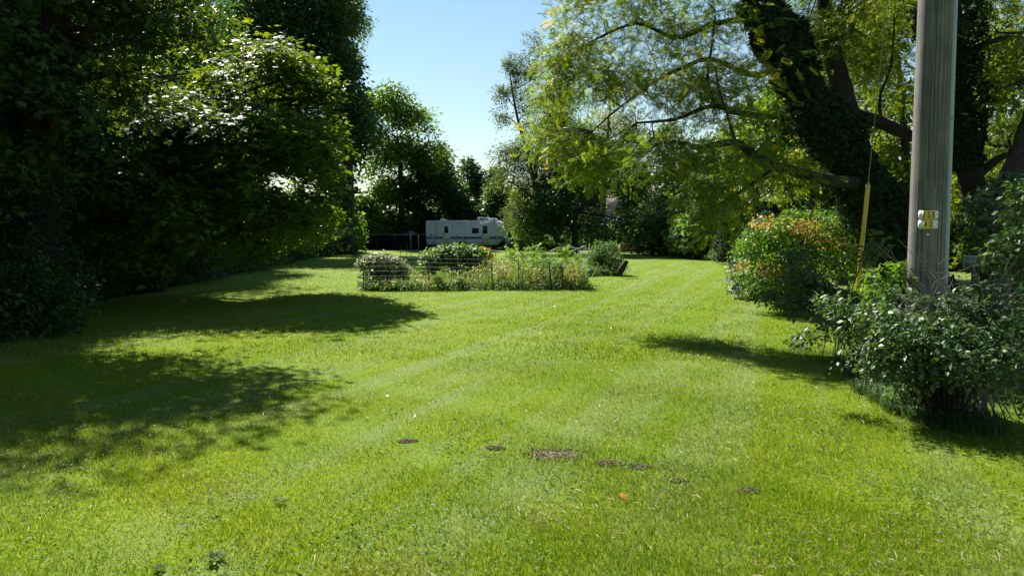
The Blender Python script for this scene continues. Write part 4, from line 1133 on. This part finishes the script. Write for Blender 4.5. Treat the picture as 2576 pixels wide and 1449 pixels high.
# grape mound: dome-shaped, dark hollow under the top
shrub('grape_vine', 'big dark green leafy grape mound in the middle of the vegetable plot', 'vine', gp(P(1150, 600, 25)[0], 25),
      [B(1110, 640, 25, 40, 18, .6), B(1150, 632, 25, 45, 16, .7), B(1190, 640, 25, 30, 18, .6), B(1198, 665, 25, 24, 28, .6), B(1170, 670, 25, 35, 28, .5), B(1082, 655, 25, 22, 18, .5), B(1075, 675, 24.6, 16, 20, .4), B(1205, 690, 25, 20, 16, .4)],
      dict(n_cl=520, per=14, size=.115, spray=.16, **shr), 'leaf_grape', seed=120, stems=24, stem_r=.02, bark='bark_dark')
shrub('clematis_bush', 'pale cream flowering climber billowing at the left end of the vegetable plot', 'bush', gp(P(955, 600, 23)[0], 23),
      [B(935, 655, 23, 35, 12, .5), B(965, 648, 23, 28, 12, .5), B(990, 658, 23, 25, 14, .5), B(915, 665, 23, 16, 10, .4), B(1015, 672, 23, 16, 9, .4)],
      dict(n_cl=330, per=14, size=.075, spray=.12, **shr), 'leaf_clematis', seed=121, stems=30)
shrub('hedge_bindweed', 'shady leafy growth below the cream flowering climber', 'bush', gp(P(930, 600, 22.4)[0], 22.4),
      [B(932, 700, 22.4, 22, 26, .3), B(960, 690, 22.6, 30, 16, .3), B(1000, 690, 22.6, 25, 14, .3)],
      dict(n_cl=220, per=12, size=.08, spray=.14, **shr), 'leaf_privet', seed=122, stems=16)
shrub('goldenrod', 'bright orange yellow goldenrod clump right of the grape mound', 'flower', gp(P(1222, 600, 26)[0], 26),
      [B(1212, 630, 26, 7, 7, .2), B(1224, 636, 26, 9, 8, .25), B(1233, 645, 26, 6, 7, .2)],
      dict(n_cl=70, per=16, size=.06, spray=.08, tmpl=T_OVAL, gap=-2), 'goldenrod', seed=123, stems=26)
# saplings with feathery compound leaves
def sapling(px, top, Y, spread, label, seed, n=34):
    spread *= .72
    rng = np.random.default_rng(seed)
    c = P(px, top, Y); base = gp(c[0], Y); h = c[2] - base[2]
    root = empty('sumac_sapling', base, label, 'sapling', 'feathery leaved saplings in the vegetable plot')
    mb = MB()
    q = smooth_path([(0, 0, 0), (rng.uniform(-.06, .06), 0, h * .5), (rng.uniform(-.08, .08), 0, h * .9)], 4)
    mb.addF(*tube_arr(q, np.linspace(.018, .008, len(q)), 5))
    mb.build('stem', M['twig'], root)
    a = rng.uniform(0, 2 * PI, n); t = rng.uniform(.35, 1, n)
    C = np.stack([np.interp(t, [0, 1], [0, q[-1][0]]), a * 0, h * .9 * t], 1)
    D = np.stack([np.cos(a), np.sin(a), rng.uniform(.2, 1.7, n)], 1)
    N = np.stack([-np.cos(a) * .5, -np.sin(a) * .5, np.ones(n)], 1) + .5 * rng.standard_normal((n, 3))
    crown_obj('leaves', leaves(C, N, D, spread * rng.uniform(.7, 1.1, n), T_PINN, rng.random(n)), M['leaf_sapling'], root, np.zeros(3))
for a in [(1283, 618, 25, .42, 'bluish green feathery sapling, leftmost of the row in front of the trailer nose', 131), (1312, 622, 24.5, .36, 'small feathery sapling second from the left in the plot', 132), (1345, 614, 24, .42, 'upright feathery sapling in the middle of the row', 133),
          (1372, 628, 23, .46, 'wide spreading lime green sapling over the leaning post', 134), (1362, 650, 22.6, .36, 'low lime green sapling just left of the leaning post', 135), (1428, 614, 24, .40, 'tallest bright green sapling near the right end of the plot', 136),
          (1405, 660, 22.4, .34, 'low feathery sapling beside the dark post at the right', 137), (1448, 632, 24.5, .30, 'small feathery sapling next to the gate', 138), (1300, 655, 22.8, .30, 'low leafy sapling by the slim straight post', 139)]:
    sapling(*a)
for i, (px, top, Y, w_, lf, lab) in enumerate([
    (1265, 668, 22.6, 16, 'weed', 'straw coloured seedy weed clump between the rusty post and the slim post'), (1325, 655, 22.6, 18, 'leaf_sapling', 'leafy green weed clump right of the slim straight post'),
    (1358, 662, 22.4, 14, 'weed', 'brownish seed head clump left of the leaning post'), (1402, 658, 22.4, 16, 'leaf_locust', 'green weed clump between the two dark posts at the right'),
    (1440, 660, 22.8, 18, 'leaf_locust', 'dark bushy weed clump at the right end of the plot'), (1465, 680, 22.6, 12, 'weed', 'tan weed clump at the near right corner of the plot'),
    (1100, 690, 22.0, 16, 'leaf_sapling', 'light green leafy weed clump at the left foot of the grape mound'), (1160, 700, 22.0, 16, 'leaf_grape', 'low dark weed clump in front of the hollow of the grape mound')]):
    g_ = gp(P(px, 600, Y)[0], Y); zt = 1.6 - (top - 590) / FPX * Y
    shrub('weed_clump', lab, 'weeds', g_, [(np.array([g_[0], Y, zt * f]), (w_ * Y / FPX * q, .2, zt * .2)) for f, q in ((.25, .8), (.5, 1), (.78, .75))],
          dict(n_cl=70, per=12, size=.06, tmpl=T_OVAL, spray=.10, gap=-1, gapf=3, lump=.35), lf, seed=200 + i, stems=16, stem_r=.006)
def garden_weeds():
    rng = np.random.default_rng(140)
    x0 = P(908, 700, GY)[0]; x1 = P(1478, 700, GY)[0]
    # leafy weeds all over the plot, rising to the right
    n = 15000
    y = GY + .12 + (rng.random(n) ** 1.8) * 8; x = rng.uniform(x0, x1, n) * (1 + (y - GY) * .012)
    t = (x - x0) / (x1 - x0)
    hmax = (.38 + .52 * np.clip((t - .45) * 2.2, 0, 1) + .22 * noise3(np.stack([x, y, x * 0], 1), 4., 1.9)).clip(.18, 1.15)
    z = hmax * rng.random(n) ** .8
    c = np.stack([x, y, z + .02], 1)
    N = nrm(np.array([0, -.2, .8]) + .6 * rng.standard_normal((n, 3)))
    v = np.clip(.38 + .22 * noise3(c, 5, 1.6) + .18 * rng.standard_normal(n), 0, 1)
    f1 = leaves(c, N, rdir(rng, n), rng.uniform(.03, .085, n), T_OVAL, v)
    # upright stalks and blades
    n = 2600
    y = GY + (rng.random(n) ** 1.8) * 8 + .1; x = rng.uniform(x0, x1, n); t = (x - x0) / (x1 - x0)
    h = (.34 + .30 * np.clip((t - .45) * 2.2, 0, 1)) * rng.uniform(.5, 1.5, n)
    c = np.stack([x, y, gz(x, y)], 1)
    D = np.array([0, 0, 1.0]) + .22 * rng.standard_normal((n, 3)); N = nrm(np.stack([rng.standard_normal(n), -np.ones(n), rng.standard_normal(n) * .2], 1))
    v = np.clip(.55 + .22 * noise3(c, 8, 1.2) + .22 * rng.standard_normal(n), 0, 1)
    f2 = leaves(c, N, D, h, (T_NARROW[0] * np.array([1, .055, .6]), T_NARROW[1]), v)
    # dense low fringe at the near wire
    n = 6500
    x = rng.uniform(x0 - .1, x1 + .15, n); y = GY + .1 + rng.normal(0, .16, n)
    z = (.20 + .1 * np.sin(x * 3.1) * np.sin(x * 7.3)) * rng.random(n) ** 1.1 + .04 * rng.random(n)
    c = np.stack([x, y, z], 1); N = nrm(np.array([0, -.3, .8]) + .5 * rng.standard_normal((n, 3)))
    f3 = leaves(c, N, rdir(rng, n), rng.uniform(.04, .09, n), T_OVAL, rng.random(n) * .35)
    V, F, A = merge([f1, f2, f3])
    tag(link('garden_weeds', mesh_np('garden_weeds', V, F, A), M['weed']), 'tangle of green and straw coloured weeds filling the fenced vegetable plot', 'weeds', kind='stuff')
garden_weeds()

# ============================================================ BRUSH PILE RIGHT OF THE PLOT
def brush():
    rng = np.random.default_rng(150)
    base = gp(P(1525, 600, 29)[0], 29.5)
    shrub('brush_pile', 'heaped brush pile of drooping grey green branches right of the vegetable plot', 'brush pile', base,
          [B(1515, 625, 30, 26, 22, .7), B(1535, 615, 30, 18, 15, .6), B(1500, 645, 30, 22, 18, .6), B(1540, 645, 29.6, 24, 22, .6), B(1530, 670, 29.2, 38, 10, .5), B(1500, 672, 29, 20, 8, .4)],
          dict(n_cl=520, per=16, size=.11, tmpl=T_NARROW, spray=.22, gap=-2, droop=1.3, up=.3), 'leaf_blue', seed=151, stems=40, bark='twig')
    b = gp(P(1565, 600, 27.6)[0], 27.6)
    root = empty('cut_log', b, 'short black cut log leaning at the right end of the brush pile', 'log')
    q = [np.array([-.10, 0, .12]), np.array([.02, 0, .35]), np.array([.17, 0, .62])]
    MB().tube(q, [.10, .12, .085], 10).build('log', plain('charred_log', (.012, .011, .010), .9, noise=.4, scale=12, bump=.5), root)
    MB().tube([q[2] + np.array([-.004, 0, -.007]), q[2] + np.array([.006, 0, .010])], [.086, .082], 10).build('cut_face', pale, root)
    c = gp(P(1486, 600, 28.5)[0], 28.4)
    root = empty('garden_bucket', c, 'small faded green bucket beside the left end of the brush pile', 'bucket')
    gm = plain('green_plastic', (.06, .14, .12), .5)
    MB().tube([(0, 0, 0), (0, 0, .26)], [.11, .14], 14).build('bucket_body', gm, root)
    MB().tube([(0, 0, .25), (0, 0, .275)], [.15, .15], 14).build('rim', gm, root)
brush()
def trough():
    b = gp(P(1578, 600, 68)[0], 68)
    root = empty('wooden_crate', b, 'brown wooden crate with pale rim at the far end of the right lawn', 'crate')
    wd = plain('brown_boards', (.22, .11, .07), .8, noise=.4, scale=3)
    for k in range(3):
        MB().box((0, -.5, .17 + .24 * k), (1.35, .04, .22)).build('board', wd, root)
        MB().box((0, .5, .17 + .24 * k), (1.35, .04, .22)).build('board', wd, root)
    for x in (-.66, .66):
        MB().box((x, 0, .4), (.04, .96, .7)).build('end_panel', wd, root)
    MB().box((0, -.53, .79), (1.42, .08, .05)).build('rim', pale, root)
    root = empty('hoop', gp(b[0] + .35, 66.8), 'thin pale wire hoop standing in front of the brown crate', 'hoop')
    MB().tube([(.30 * math.cos(a), 0, .42 * math.sin(a)) for a in np.linspace(0, PI, 12)], .022, 5).build('hoop_wire', pale, root)
trough()

# ============================================================ EVERGREENS AND THE BURNING BUSH
def conifer(name, label, base, h, r, leafm, n, seed, size=.09, top=0, lean=0):
    rng = np.random.default_rng(seed)
    root = empty(name, base, label, 'evergreen')
    t = rng.random(n) ** .8; z = h * (.01 + t * .99)
    a = rng.uniform(0, 2 * PI, n)
    rr = r * (np.clip(1 - t, 0, 1) ** .55 * .9 + .1) * (1 + .13 * np.sin(a * 4 + z * 3) + .10 * rng.standard_normal(n)) * (.55 + .45 * rng.random(n) ** .3)
    rr *= np.interp(t, [0, .08, .3], [.75, .95, 1])
    c = np.stack([rr * np.cos(a) + lean * z, rr * np.sin(a), z], 1)
    u = np.stack([np.cos(a), np.sin(a), np.full(n, .6)], 1)
    f = leaves(c, nrm(u + .6 * rng.standard_normal((n, 3))), u + np.array([0, 0, .7]) + .3 * rng.standard_normal((n, 3)), size * rng.uniform(.6, 1.4, n), T_NARROW, rng.random(n))
    crown_obj('foliage', f, M[leafm], root, np.zeros(3))
    MB().tube([(0, 0, -.05), (lean * h * .5, 0, h * .5), (lean * h * .9, 0, h * .9)], [.08, .06, .02], 8).build('trunk', M['bark_dark'], root)
g = P(1835, 600, 40.2)
conifer('dark_yew', 'black green conical yew standing at the right edge of the lawn', gp(g[0] + .1, 40.2), 3.7, .95, 'leaf_yew', 14000, 161, .13)
conifer('dark_yew', 'lower dark yew just right of the conical yew behind the red tinted shrub', gp(g[0] + 1.6, 39.2), 3.2, 1.3, 'leaf_yew', 14000, 162, .13)
g = P(1890, 600, 19)
conifer('juniper', 'blue green juniper behind the left side of the red tinted shrub', gp(g[0] + .15, 19.0), 1.9, .75, 'leaf_juniper', 11000, 163, .09)
conifer('juniper', 'small blue green juniper spire poking above the left shoulder of the red tinted shrub', gp(g[0] + .55, 19.6), 2.15, .5, 'leaf_juniper', 6000, 164, .09)
YB = 15.6
shrub('burning_bush', 'large rounded shrub turning from green to orange and red', 'shrub', gp(P(1995, 700, YB)[0], YB),
      [B(1960, 580, YB, 75, 40, .9), B(2040, 560, YB, 85, 32, .9), B(2110, 590, YB, 65, 35, .8), B(2150, 640, YB, 50, 40, .7), B(1900, 620, YB, 50, 45, .7), B(1885, 670, YB, 40, 40, .6), B(1960, 680, YB - .4, 80, 60, .9), B(2060, 660, YB - .4, 90, 60, .9), B(1975, 745, YB - .3, 60, 35, .7), B(1990, 545, YB + .2, 30, 18, .4), B(2170, 600, YB, 30, 25, .5)],
      dict(n_cl=950, per=24, size=.060, tmpl=T_OVAL, spray=.17, gap=-.9, gapf=2.5, lump=.4), 'leaf_burning', seed=171, stems=60, stem_r=.02)
# recolour by patches: red tips high up and along one limb
def retint(root_name):
    o = [x for x in bpy.data.objects if x.parent and x.parent.name == root_name and x.name.startswith('foliage')][0]
    me = o.data; n = len(me.polygons)
    ctr = np.empty(n * 3, np.float32); me.polygons.foreach_get('center', ctr); ctr = ctr.reshape(-1, 3)
    rng = np.random.default_rng(9)
    base = .34 + .16 * rng.standard_normal(n)
    s = noise3(ctr, 4.4, 2.6) + .35 * noise3(ctr, 1.2, 6) + .35 * (ctr[:, 2] - 1.4)
    v = np.where(s > .85, .60 + .16 * (s - .85) + .12 * rng.standard_normal(n), base)
    me.attributes['v'].data.foreach_set('value', np.clip(v, 0, 1).astype(np.float32))
retint('burning_bush')

# ============================================================ ROADSIDE SHRUBS (near right)
priv = dict(tmpl=T_OVAL, gapf=2.2)
shrub('roadside_shrub', 'dark glossy leaved shrub in front of the utility pole, nearest to the camera', 'shrub', gp(3.65, 6.35),
      [B(2190, 790, 6.6, 110, 45, .35), B(2310, 940, 6.2, 60, 45, .25), B(2090, 760, 6.9, 40, 30, .2), B(2500, 740, 6.4, 50, 40, .2), B(2330, 1010, 6.3, 60, 40, .25), B(2280, 985, 6.6, 45, 35, .2), B(2420, 1050, 6.1, 70, 30, .25), B(2510, 1040, 6.1, 60, 35, .25), B(2250, 860, 6.4, 90, 40, .3), B(2330, 830, 6.2, 130, 60, .4), B(2110, 860, 6.6, 100, 36, .3), B(2230, 890, 6.3, 120, 50, .35), B(2030, 850, 7, 40, 20, .2), B(2260, 740, 6.7, 60, 25, .2), B(2440, 900, 6.0, 110, 90, .4), B(2390, 1000, 6.2, 90, 60, .3), B(2500, 830, 6.2, 90, 70, .4), B(2520, 960, 6.1, 80, 100, .35), B(2420, 770, 6.4, 70, 40, .3)],
      dict(n_cl=950, per=11, size=.045, sv=.5, lump=.4, spray=.085, gap=-.45, droop=.5, **priv), 'leaf_privet', seed=181, stems=110, stem_r=.007, bark='bark_dark')
shrub('roadside_shrub', 'loose dark leaved shrub filling the gap below the yellow guy wire guard', 'shrub', gp(4.35, 9.2),
      [B(2010, 690, 10, 38, 26, .3), B(2000, 650, 10.4, 26, 22, .25), B(2110, 745, 9.6, 60, 26, .35), B(2010, 760, 9.8, 45, 22, .3), B(2180, 770, 9.2, 55, 24, .35), B(2060, 810, 9.0, 60, 22, .3), B(1930, 740, 10.4, 34, 14, .25), B(2060, 720, 9.8, 30, 18, .25)],
      dict(n_cl=300, per=12, size=.06, spray=.10, gap=-.8, droop=.5, **priv), 'leaf_privet', seed=182, stems=60, stem_r=.009, bark='bark_dark')
shrub('roadside_shrub', 'taller viny shrub at the right edge beside the green sign', 'shrub', gp(5.3, 7.6),
      [B(2550, 620, 7.8, 50, 60, .4), B(2580, 760, 7.6, 90, 70, .5), B(2480, 740, 8, 60, 40, .35), B(2600, 520, 8, 60, 80, .4), B(2640, 850, 7.2, 100, 120, .5)],
      dict(n_cl=480, per=13, size=.065, spray=.12, gap=-1.0, droop=.5, **priv), 'leaf_privet', seed=183, stems=60, stem_r=.010)
shrub('roadside_sapling', 'small yellow green leafy shoots rising left of the utility pole', 'sapling', gp(3.3, 7.0),
      [B(2240, 680, 7.0, 45, 22, .2), B(2300, 660, 7.0, 30, 30, .15), B(2210, 720, 7.0, 40, 20, .2)],
      dict(n_cl=42, per=9, size=.06, spray=.09, gap=-2, droop=.6, tmpl=T_OVAL), 'leaf_locust', seed=184, stems=6, stem_r=.003, bark='bark_dark')
shrub('white_tipped_shoots', 'bare shoots with a few pale shiny leaves left of the utility pole', 'sapling', gp(4.2, 9.6),
      [B(2200, 620, 9.6, 30, 40, .2), B(2190, 580, 9.6, 15, 15, .1)],
      dict(n_cl=22, per=6, size=.08, spray=.09, gap=-2, droop=.6, tmpl=T_OVAL), 'leaf_privet', seed=185, stems=18, stem_r=.007)
def bare_twigs():
    rng = np.random.default_rng(190)
    base = gp(4.0, 6.5)
    root = empty('bare_twig_bush', base, 'tangle of thin bare grey twigs in front of the utility pole', 'bush')
    m = MB()
    for _ in range(60):
        s = base + np.array([rng.normal(0, .15), rng.normal(0, .1), 0])
        e = P(rng.uniform(2200, 2570), rng.uniform(600, 800), rng.uniform(6.1, 6.6))
        md = s * .45 + e * .55 + np.array([rng.normal(0, .1), 0, .15])
        q = smooth_path([s, md, e], 4)
        m.addF(*tube_arr(q - base, np.linspace(.007, .0018, len(q)), 4))
        for _ in range(3):
            k = rng.integers(3, len(q) - 1); d = rdir(rng, 1)[0] * rng.uniform(.12, .35); d[2] = abs(d[2]) * .8
            m.addF(*tube_arr(np.array([q[k], q[k] + d * .5 + rng.normal(0, .02, 3), q[k] + d]) - base, np.array([.003, .002, .001]), 3))
    tag(m.build('twigs', plain('grey_twig', (.20, .17, .15), .8), root), kind='stuff')
bare_twigs()
def tuft(label, spots, n, L_, seed):
    rng = np.random.default_rng(seed)
    C = []; 
    for px, py, r in spots:
        g = G(px, py); a = rng.uniform(0, 2 * PI, n); q = r * np.sqrt(rng.random(n))
        C.append(np.stack([g[0] + q * np.cos(a), g[1] + q * np.sin(a), np.zeros(n)], 1))
    C = np.concatenate(C); m = len(C); C[:, 2] = gz(C[:, 0], C[:, 1])
    a = rng.uniform(0, 2 * PI, m)
    out = np.stack([np.cos(a) - .5, np.sin(a) - .6, a * 0], 1) * .55
    L = L_ * rng.uniform(.6, 1.2, m)
    w_ = np.stack([-np.sin(a), np.cos(a), a * 0], 1) * .0028
    p1 = C + np.stack([out[:, 0] * .35 * L, out[:, 1] * .35 * L, L * .6], 1)
    p2 = C + np.stack([out[:, 0] * 1.1 * L, out[:, 1] * 1.1 * L, L * .62], 1)
    V = np.stack([C - w_, C + w_, p1 + w_, p1 - w_, p2], 1).reshape(-1, 3)
    b = (np.arange(m) * 5)[:, None]
    F = [b + np.array([[0, 1, 2, 3]]), b + np.array([[3, 2, 4]])]
    v = rng.random(m) * .9
    tag(link('long_grass', mesh_np('long_grass', V, F, np.concatenate([v, v])), M['tall_grass']), label, 'grass', kind='stuff')
tuft('long uncut grass leaning out from under the roadside shrub', [(2200, 985, .22), (2240, 1010, .22), (2280, 1040, .2), (2330, 1060, .18), (2380, 1075, .2), (2180, 950, .25), (2260, 980, .3), (2450, 1090, .25), (2360, 1030, .3), (2300, 1020, .3), (2220, 960, .3), (2420, 1070, .3)], 640, .17, 191)

# ============================================================ UTILITY POLE, GUY WIRE, PLATES, SIGN
def pole():
    Yp = 6.9
    base = gp(3.76, Yp)
    root = empty('utility_pole', base, 'thick weathered grey wooden utility pole', 'utility pole')
    m, t, b = new_mat('pole_wood')
    N = t.nodes; L = t.links
    tc = N.new('ShaderNodeTexCoord'); mp = N.new('ShaderNodeMapping'); mp.inputs['Scale'].default_value = (60, 60, 1.3)
    n1 = N.new('ShaderNodeTexNoise'); n1.inputs['Scale'].default_value = 1; n1.inputs['Detail'].default_value = 8; n1.inputs['Roughness'].default_value = .7
    L.new(tc.outputs['Object'], mp.inputs[0]); L.new(mp.outputs[0], n1.inputs[0])
    r1 = N.new('ShaderNodeValToRGB'); r1.color_ramp.elements[0].position = .34; r1.color_ramp.elements[0].color = (.075, .072, .066, 1); r1.color_ramp.elements[1].position = .66; r1.color_ramp.elements[1].color = (.20, .195, .18, 1)
    L.new(n1.outputs[0], r1.inputs[0])
    n2 = N.new('ShaderNodeTexNoise'); n2.inputs['Scale'].default_value = 3.5; n2.inputs['Detail'].default_value = 5
    L.new(tc.outputs['Object'], n2.inputs[0])
    r2 = N.new('ShaderNodeValToRGB'); r2.color_ramp.elements[0].position = .35; r2.color_ramp.elements[0].color = (.65, .66, .7, 1); r2.color_ramp.elements[1].position = .65; r2.color_ramp.elements[1].color = (1.1, 1.08, 1, 1)
    L.new(n2.outputs[0], r2.inputs[0])
    mx = N.new('ShaderNodeMix'); mx.data_type = 'RGBA'; mx.blend_type = 'MULTIPLY'; mx.inputs[0].default_value = 1
    L.new(r1.outputs[0], mx.inputs[6]); L.new(r2.outputs[0], mx.inputs[7]); L.new(mx.outputs[2], b.inputs['Base Color'])
    bp = N.new('ShaderNodeBump'); bp.inputs['Strength'].default_value = .7; bp.inputs['Distance'].default_value = .01
    L.new(n1.outputs[0], bp.inputs['Height']); L.new(bp.outputs[0], b.inputs['Normal'])
    b.inputs['Roughness'].default_value = .85
    zs = np.linspace(-.1, 11, 24); lean = .012
    MB().tube([(lean * 0, 0, z) for z in zs], [.156 - .0045 * max(z, 0) for z in zs], 40).build('pole', m, root, smooth=True)
    def surf(ang, z, d=0):
        r = .156 - .0045 * z + d
        return np.array([r * math.cos(ang), r * math.sin(ang), z])
    # dark drying cracks
    ck = MB()
    rng = np.random.default_rng(3)
    for ang, z0, z1 in [(-1.72, 2.0, 6.2), (-1.45, .6, 1.6), (-1.95, 2.6, 3.8), (-1.20, 1.2, 5.6), (-2.3, .8, 1.9), (-2.15, 2.1, 3.1)]:
        zz = np.linspace(z0, z1, 16); an = ang + .01 * rng.standard_normal(16)
        ck.tube([surf(a, z, -.0008) for a, z in zip(an, zz)], .0028, 4)
    ck.build('drying_crack', plain('crack', (.02, .018, .015), 1), root)
    # pale plastic conduit down the right side
    cm = plain('conduit_plastic', (.26, .33, .35), .55)
    a = -.42
    zs = np.linspace(.0, 10, 12)
    q = [surf(a, z, .006) for z in zs]
    cdt = MB().tube(q, .027, 12).build('conduit', cm, root)
    for z in (.5, 2.6, 4.3):
        MB().tube([surf(a, z, .006), surf(a, z + .025, .006)], .030, 12).build('strap', plain('strap_metal', (.25, .27, .28), .4, metal=.8), cdt)
    # plates: facing the camera
    vd = np.array([-3.76, -Yp, 0]); vd /= np.linalg.norm(vd)
    ang = math.atan2(vd[1], vd[0]) + .05
    n_ = np.array([math.cos(ang), math.sin(ang), 0]); tx = np.array([-n_[1], n_[0], 0])
    if tx[0] < 0: tx = -tx
    white = plain('plate_white', (.70, .74, .84), .35, noise=.1, scale=20); yel = plain('tile_yellow', (.80, .62, .06), .4, noise=.1, scale=25)
    ink = plain('digit_black', (.012, .012, .012), .5); scr = plain('screw_metal', (.15, .15, .16), .35, metal=.8)
    up = np.array([0, 0, 1.0])
    def pt(u, v, d, zc):   # the plate bends a little with the pole
        u = u * .87
        r = .156 - .0045 * zc
        sag = r - math.sqrt(max(r * r - u * u, 0))
        return n_ * (r + .004 + d - sag * .9) + tx * u + up * (zc + v)
    def sheet(name, outline, d0, d1, zc, mat, par):
        """outline of (u,v); split in columns so it follows the curve"""
        us = sorted(set(round(u, 4) for u, v in outline))
        n = len(outline)
        V = [pt(u, v, d1, zc) for u, v in outline] + [pt(u, v, d0, zc) for u, v in outline]
        F = [tuple(range(n))] + [tuple(range(2 * n - 1, n - 1, -1))] + [(i, i + n, (i + 1) % n + n, (i + 1) % n) for i in range(n)]
        return MB().add(V, F).build(name, mat, par)
    def plate(zc, tiles, digits, label):
        pr = empty('number_plate', base, label, 'number plate')
        hw, hh = .0905, .039
        # curved body in strips
        for (u0, u1) in [(-hw, -.06), (-.06, -.02), (-.02, .02), (.02, .06), (.06, hw)]: pass
        us = np.linspace(-hw, hw, 15); V = []
        for d in (.0, .0022):
            for u in us:
                e = abs(u) / hw
                h2 = hh * (1 - .32 * max(0, (e - .86) / .14) ** 1.5)
                V += [pt(u, -h2, d, zc), pt(u, h2, d, zc)]
        k = len(us); F = []
        for i in range(k - 1):
            a0 = 2 * i; b0 = 2 * k + 2 * i
            F += [(b0, b0 + 2, b0 + 3, b0 + 1), (a0, a0 + 1, a0 + 3, a0 + 2), (a0, a0 + 2, b0 + 2, b0), (a0 + 1, b0 + 1, b0 + 3, a0 + 3)]
        F += [(0, 2 * k, 2 * k + 1, 1), (2 * k - 2, 2 * k - 1, 4 * k - 1, 4 * k - 2)]
        MB().add(V, F).build('plate', white, pr)
        for u in (-.077, .077):
            c0 = pt(u, 0, .002, zc)
            MB().tube([c0, c0 + n_ * .004], [.0058, .0045], 10).build('screw', scr, pr)
        for (uc, tw_), dg in zip(tiles, digits):
            us = np.linspace(uc - tw_ / 2, uc + tw_ / 2, 4); V = []
            for u in us: V += [pt(u, -hh * .97, .0036, zc), pt(u, hh * .97, .0036, zc), pt(u, -hh * .97, .0023, zc), pt(u, hh * .97, .0023, zc)]
            F = []
            for i in range(3):
                q0 = 4 * i; F += [(q0, q0 + 4, q0 + 5, q0 + 1), (q0 + 2, q0 + 3, q0 + 7, q0 + 6), (q0, q0 + 2, q0 + 6, q0 + 4), (q0 + 1, q0 + 5, q0 + 7, q0 + 3)]
            F += [(0, 1, 3, 2), (12, 14, 15, 13)]
            tl = MB().add(V, F).build('digit_tile', yel, pr)
            cu = bpy.data.curves.new('digit', 'FONT'); cu.body = dg; cu.size = 1; cu.extrude = .01; cu.align_x = 'CENTER'
            cu.offset = .004
            to = bpy.data.objects.new('digit_tmp', cu); col.objects.link(to)
            bpy.context.view_layer.update()
            me = bpy.data.meshes.new_from_object(to.evaluated_get(bpy.context.evaluated_depsgraph_get()))
            bpy.data.objects.remove(to)
            V = np.empty(len(me.vertices) * 3, np.float32); me.vertices.foreach_get('co', V); V = V.reshape(-1, 3).astype(float)
            ymin, ymax = V[:, 1].min(), V[:, 1].max(); H = .054; xc = (V[:, 0].min() + V[:, 0].max()) / 2
            W_ = [pt(uc + (v[0] - xc) * H / (ymax - ymin) * .78, (v[1] - (ymin + ymax) / 2) * H / (ymax - ymin), .0062 + (.0006 if v[2] > 0 else -.0022), zc) for v in V]
            me.vertices.foreach_set('co', np.array(W_, np.float32).ravel()); me.update()
            me.name = 'digit'
            link('digit', me, ink, tl)
    z1 = P(2340, 543, 6.7)[2]; z2 = P(2340, 567, 6.7)[2]
    plate(z1, [(-.037, .040), (.005, .042), (.045, .034)], '358', 'upper plate on the utility pole reading 358')
    plate(z2, [(-.022, .046), (.027, .046)], '40', 'lower plate on the utility pole reading 40')
    pr = empty('pole_nail', base, 'round pale nail head below the number plates', 'nail')
    c0 = pt(0, 0, -.004, P(2340, 593, 6.7)[2])
    MB().tube([c0, c0 + n_ * .004, c0 + n_ * .006], [.014, .013, .006], 14).build('nail_head', plain('nail_metal', (.5, .48, .5), .4, metal=.3), pr)
pole()
def guy():
    a = G(2150, 845); a = gp(P(2150, 700, 12)[0], 12)
    top = np.array([3.76, 6.95, 9.6])
    root = empty('guy_wire', a, 'thin steel guy wire running from the ground up to the utility pole', 'wire')
    MB().tube([(0, 0, 0), (top - a) * .5 - np.array([0, 0, .02]), top - a], .006, 5).build('wire', plain('wire_steel', (.3, .3, .3), .4, metal=.7), root)
    root = empty('guy_guard', a, 'yellow plastic guard sleeve on the lower end of the guy wire', 'guy guard')
    d = (top - a) / np.linalg.norm(top - a)
    ym = plain('guard_yellow', (.75, .55, .04), .45, noise=.15, scale=12)
    yz = plain('guard_groove', (.35, .27, .03), .6)
    MB().tube([d * .05, d * 1.3, d * 2.62], [.030, .030, .030], 10).build('sleeve', ym, root)
    o = np.array([-.005, -.0295, 0])
    MB().tube([d * .06 + o, d * 2.60 + o], .006, 5).build('groove', yz, root)
    MB().tube([d * 2.60, d * 2.66], [.022, .012], 8).build('clamp', plain('clamp_steel', (.3, .3, .3), .4, metal=.7), root)
guy()
def sign():
    c = P(2449, 659, 9.5); base = gp(c[0], 9.5)
    root = empty('warning_sign', c, 'small faded green posted sign low between the trunks at the right', 'sign', rz=R(-12))
    g = plain('sign_green', (.20, .27, .22), .6, noise=.3, scale=25); dk = plain('sign_ink', (.02, .035, .025), .7)
    pl_ = MB().box((0, 0, 0), (.24, .006, .135)).build('panel', g, root)
    MB().box((0, .0, .072), (.25, .012, .012)).build('top_frame', plain('sign_frame', (.34, .42, .36), .6), root)
    MB().tube([(0, .02, .06), (0, .02, -float(c[2]))], .012, 6).build('stake', M['bark'], root)
    for i, tx in enumerate(('POSTED', 'NO TRESPASSING')):
        cu = bpy.data.curves.new('sign_text', 'FONT'); cu.body = tx; cu.size = .048 if i == 0 else .024; cu.extrude = .0006; cu.align_x = 'CENTER'; cu.align_y = 'CENTER'; cu.offset = .0006
        to = bpy.data.objects.new('tmp', cu); col.objects.link(to); bpy.context.view_layer.update()
        me = bpy.data.meshes.new_from_object(to.evaluated_get(bpy.context.evaluated_depsgraph_get())); bpy.data.objects.remove(to)
        me.name = 'lettering'
        o = link('lettering', me, dk, root); o.rotation_euler = (PI / 2, 0, 0); o.location = (0, -.0042, .030 - .052 * i)
    MB().box((0, -.0045, -.05), (.18, .002, .010)).build('lettering', dk, root)
sign()
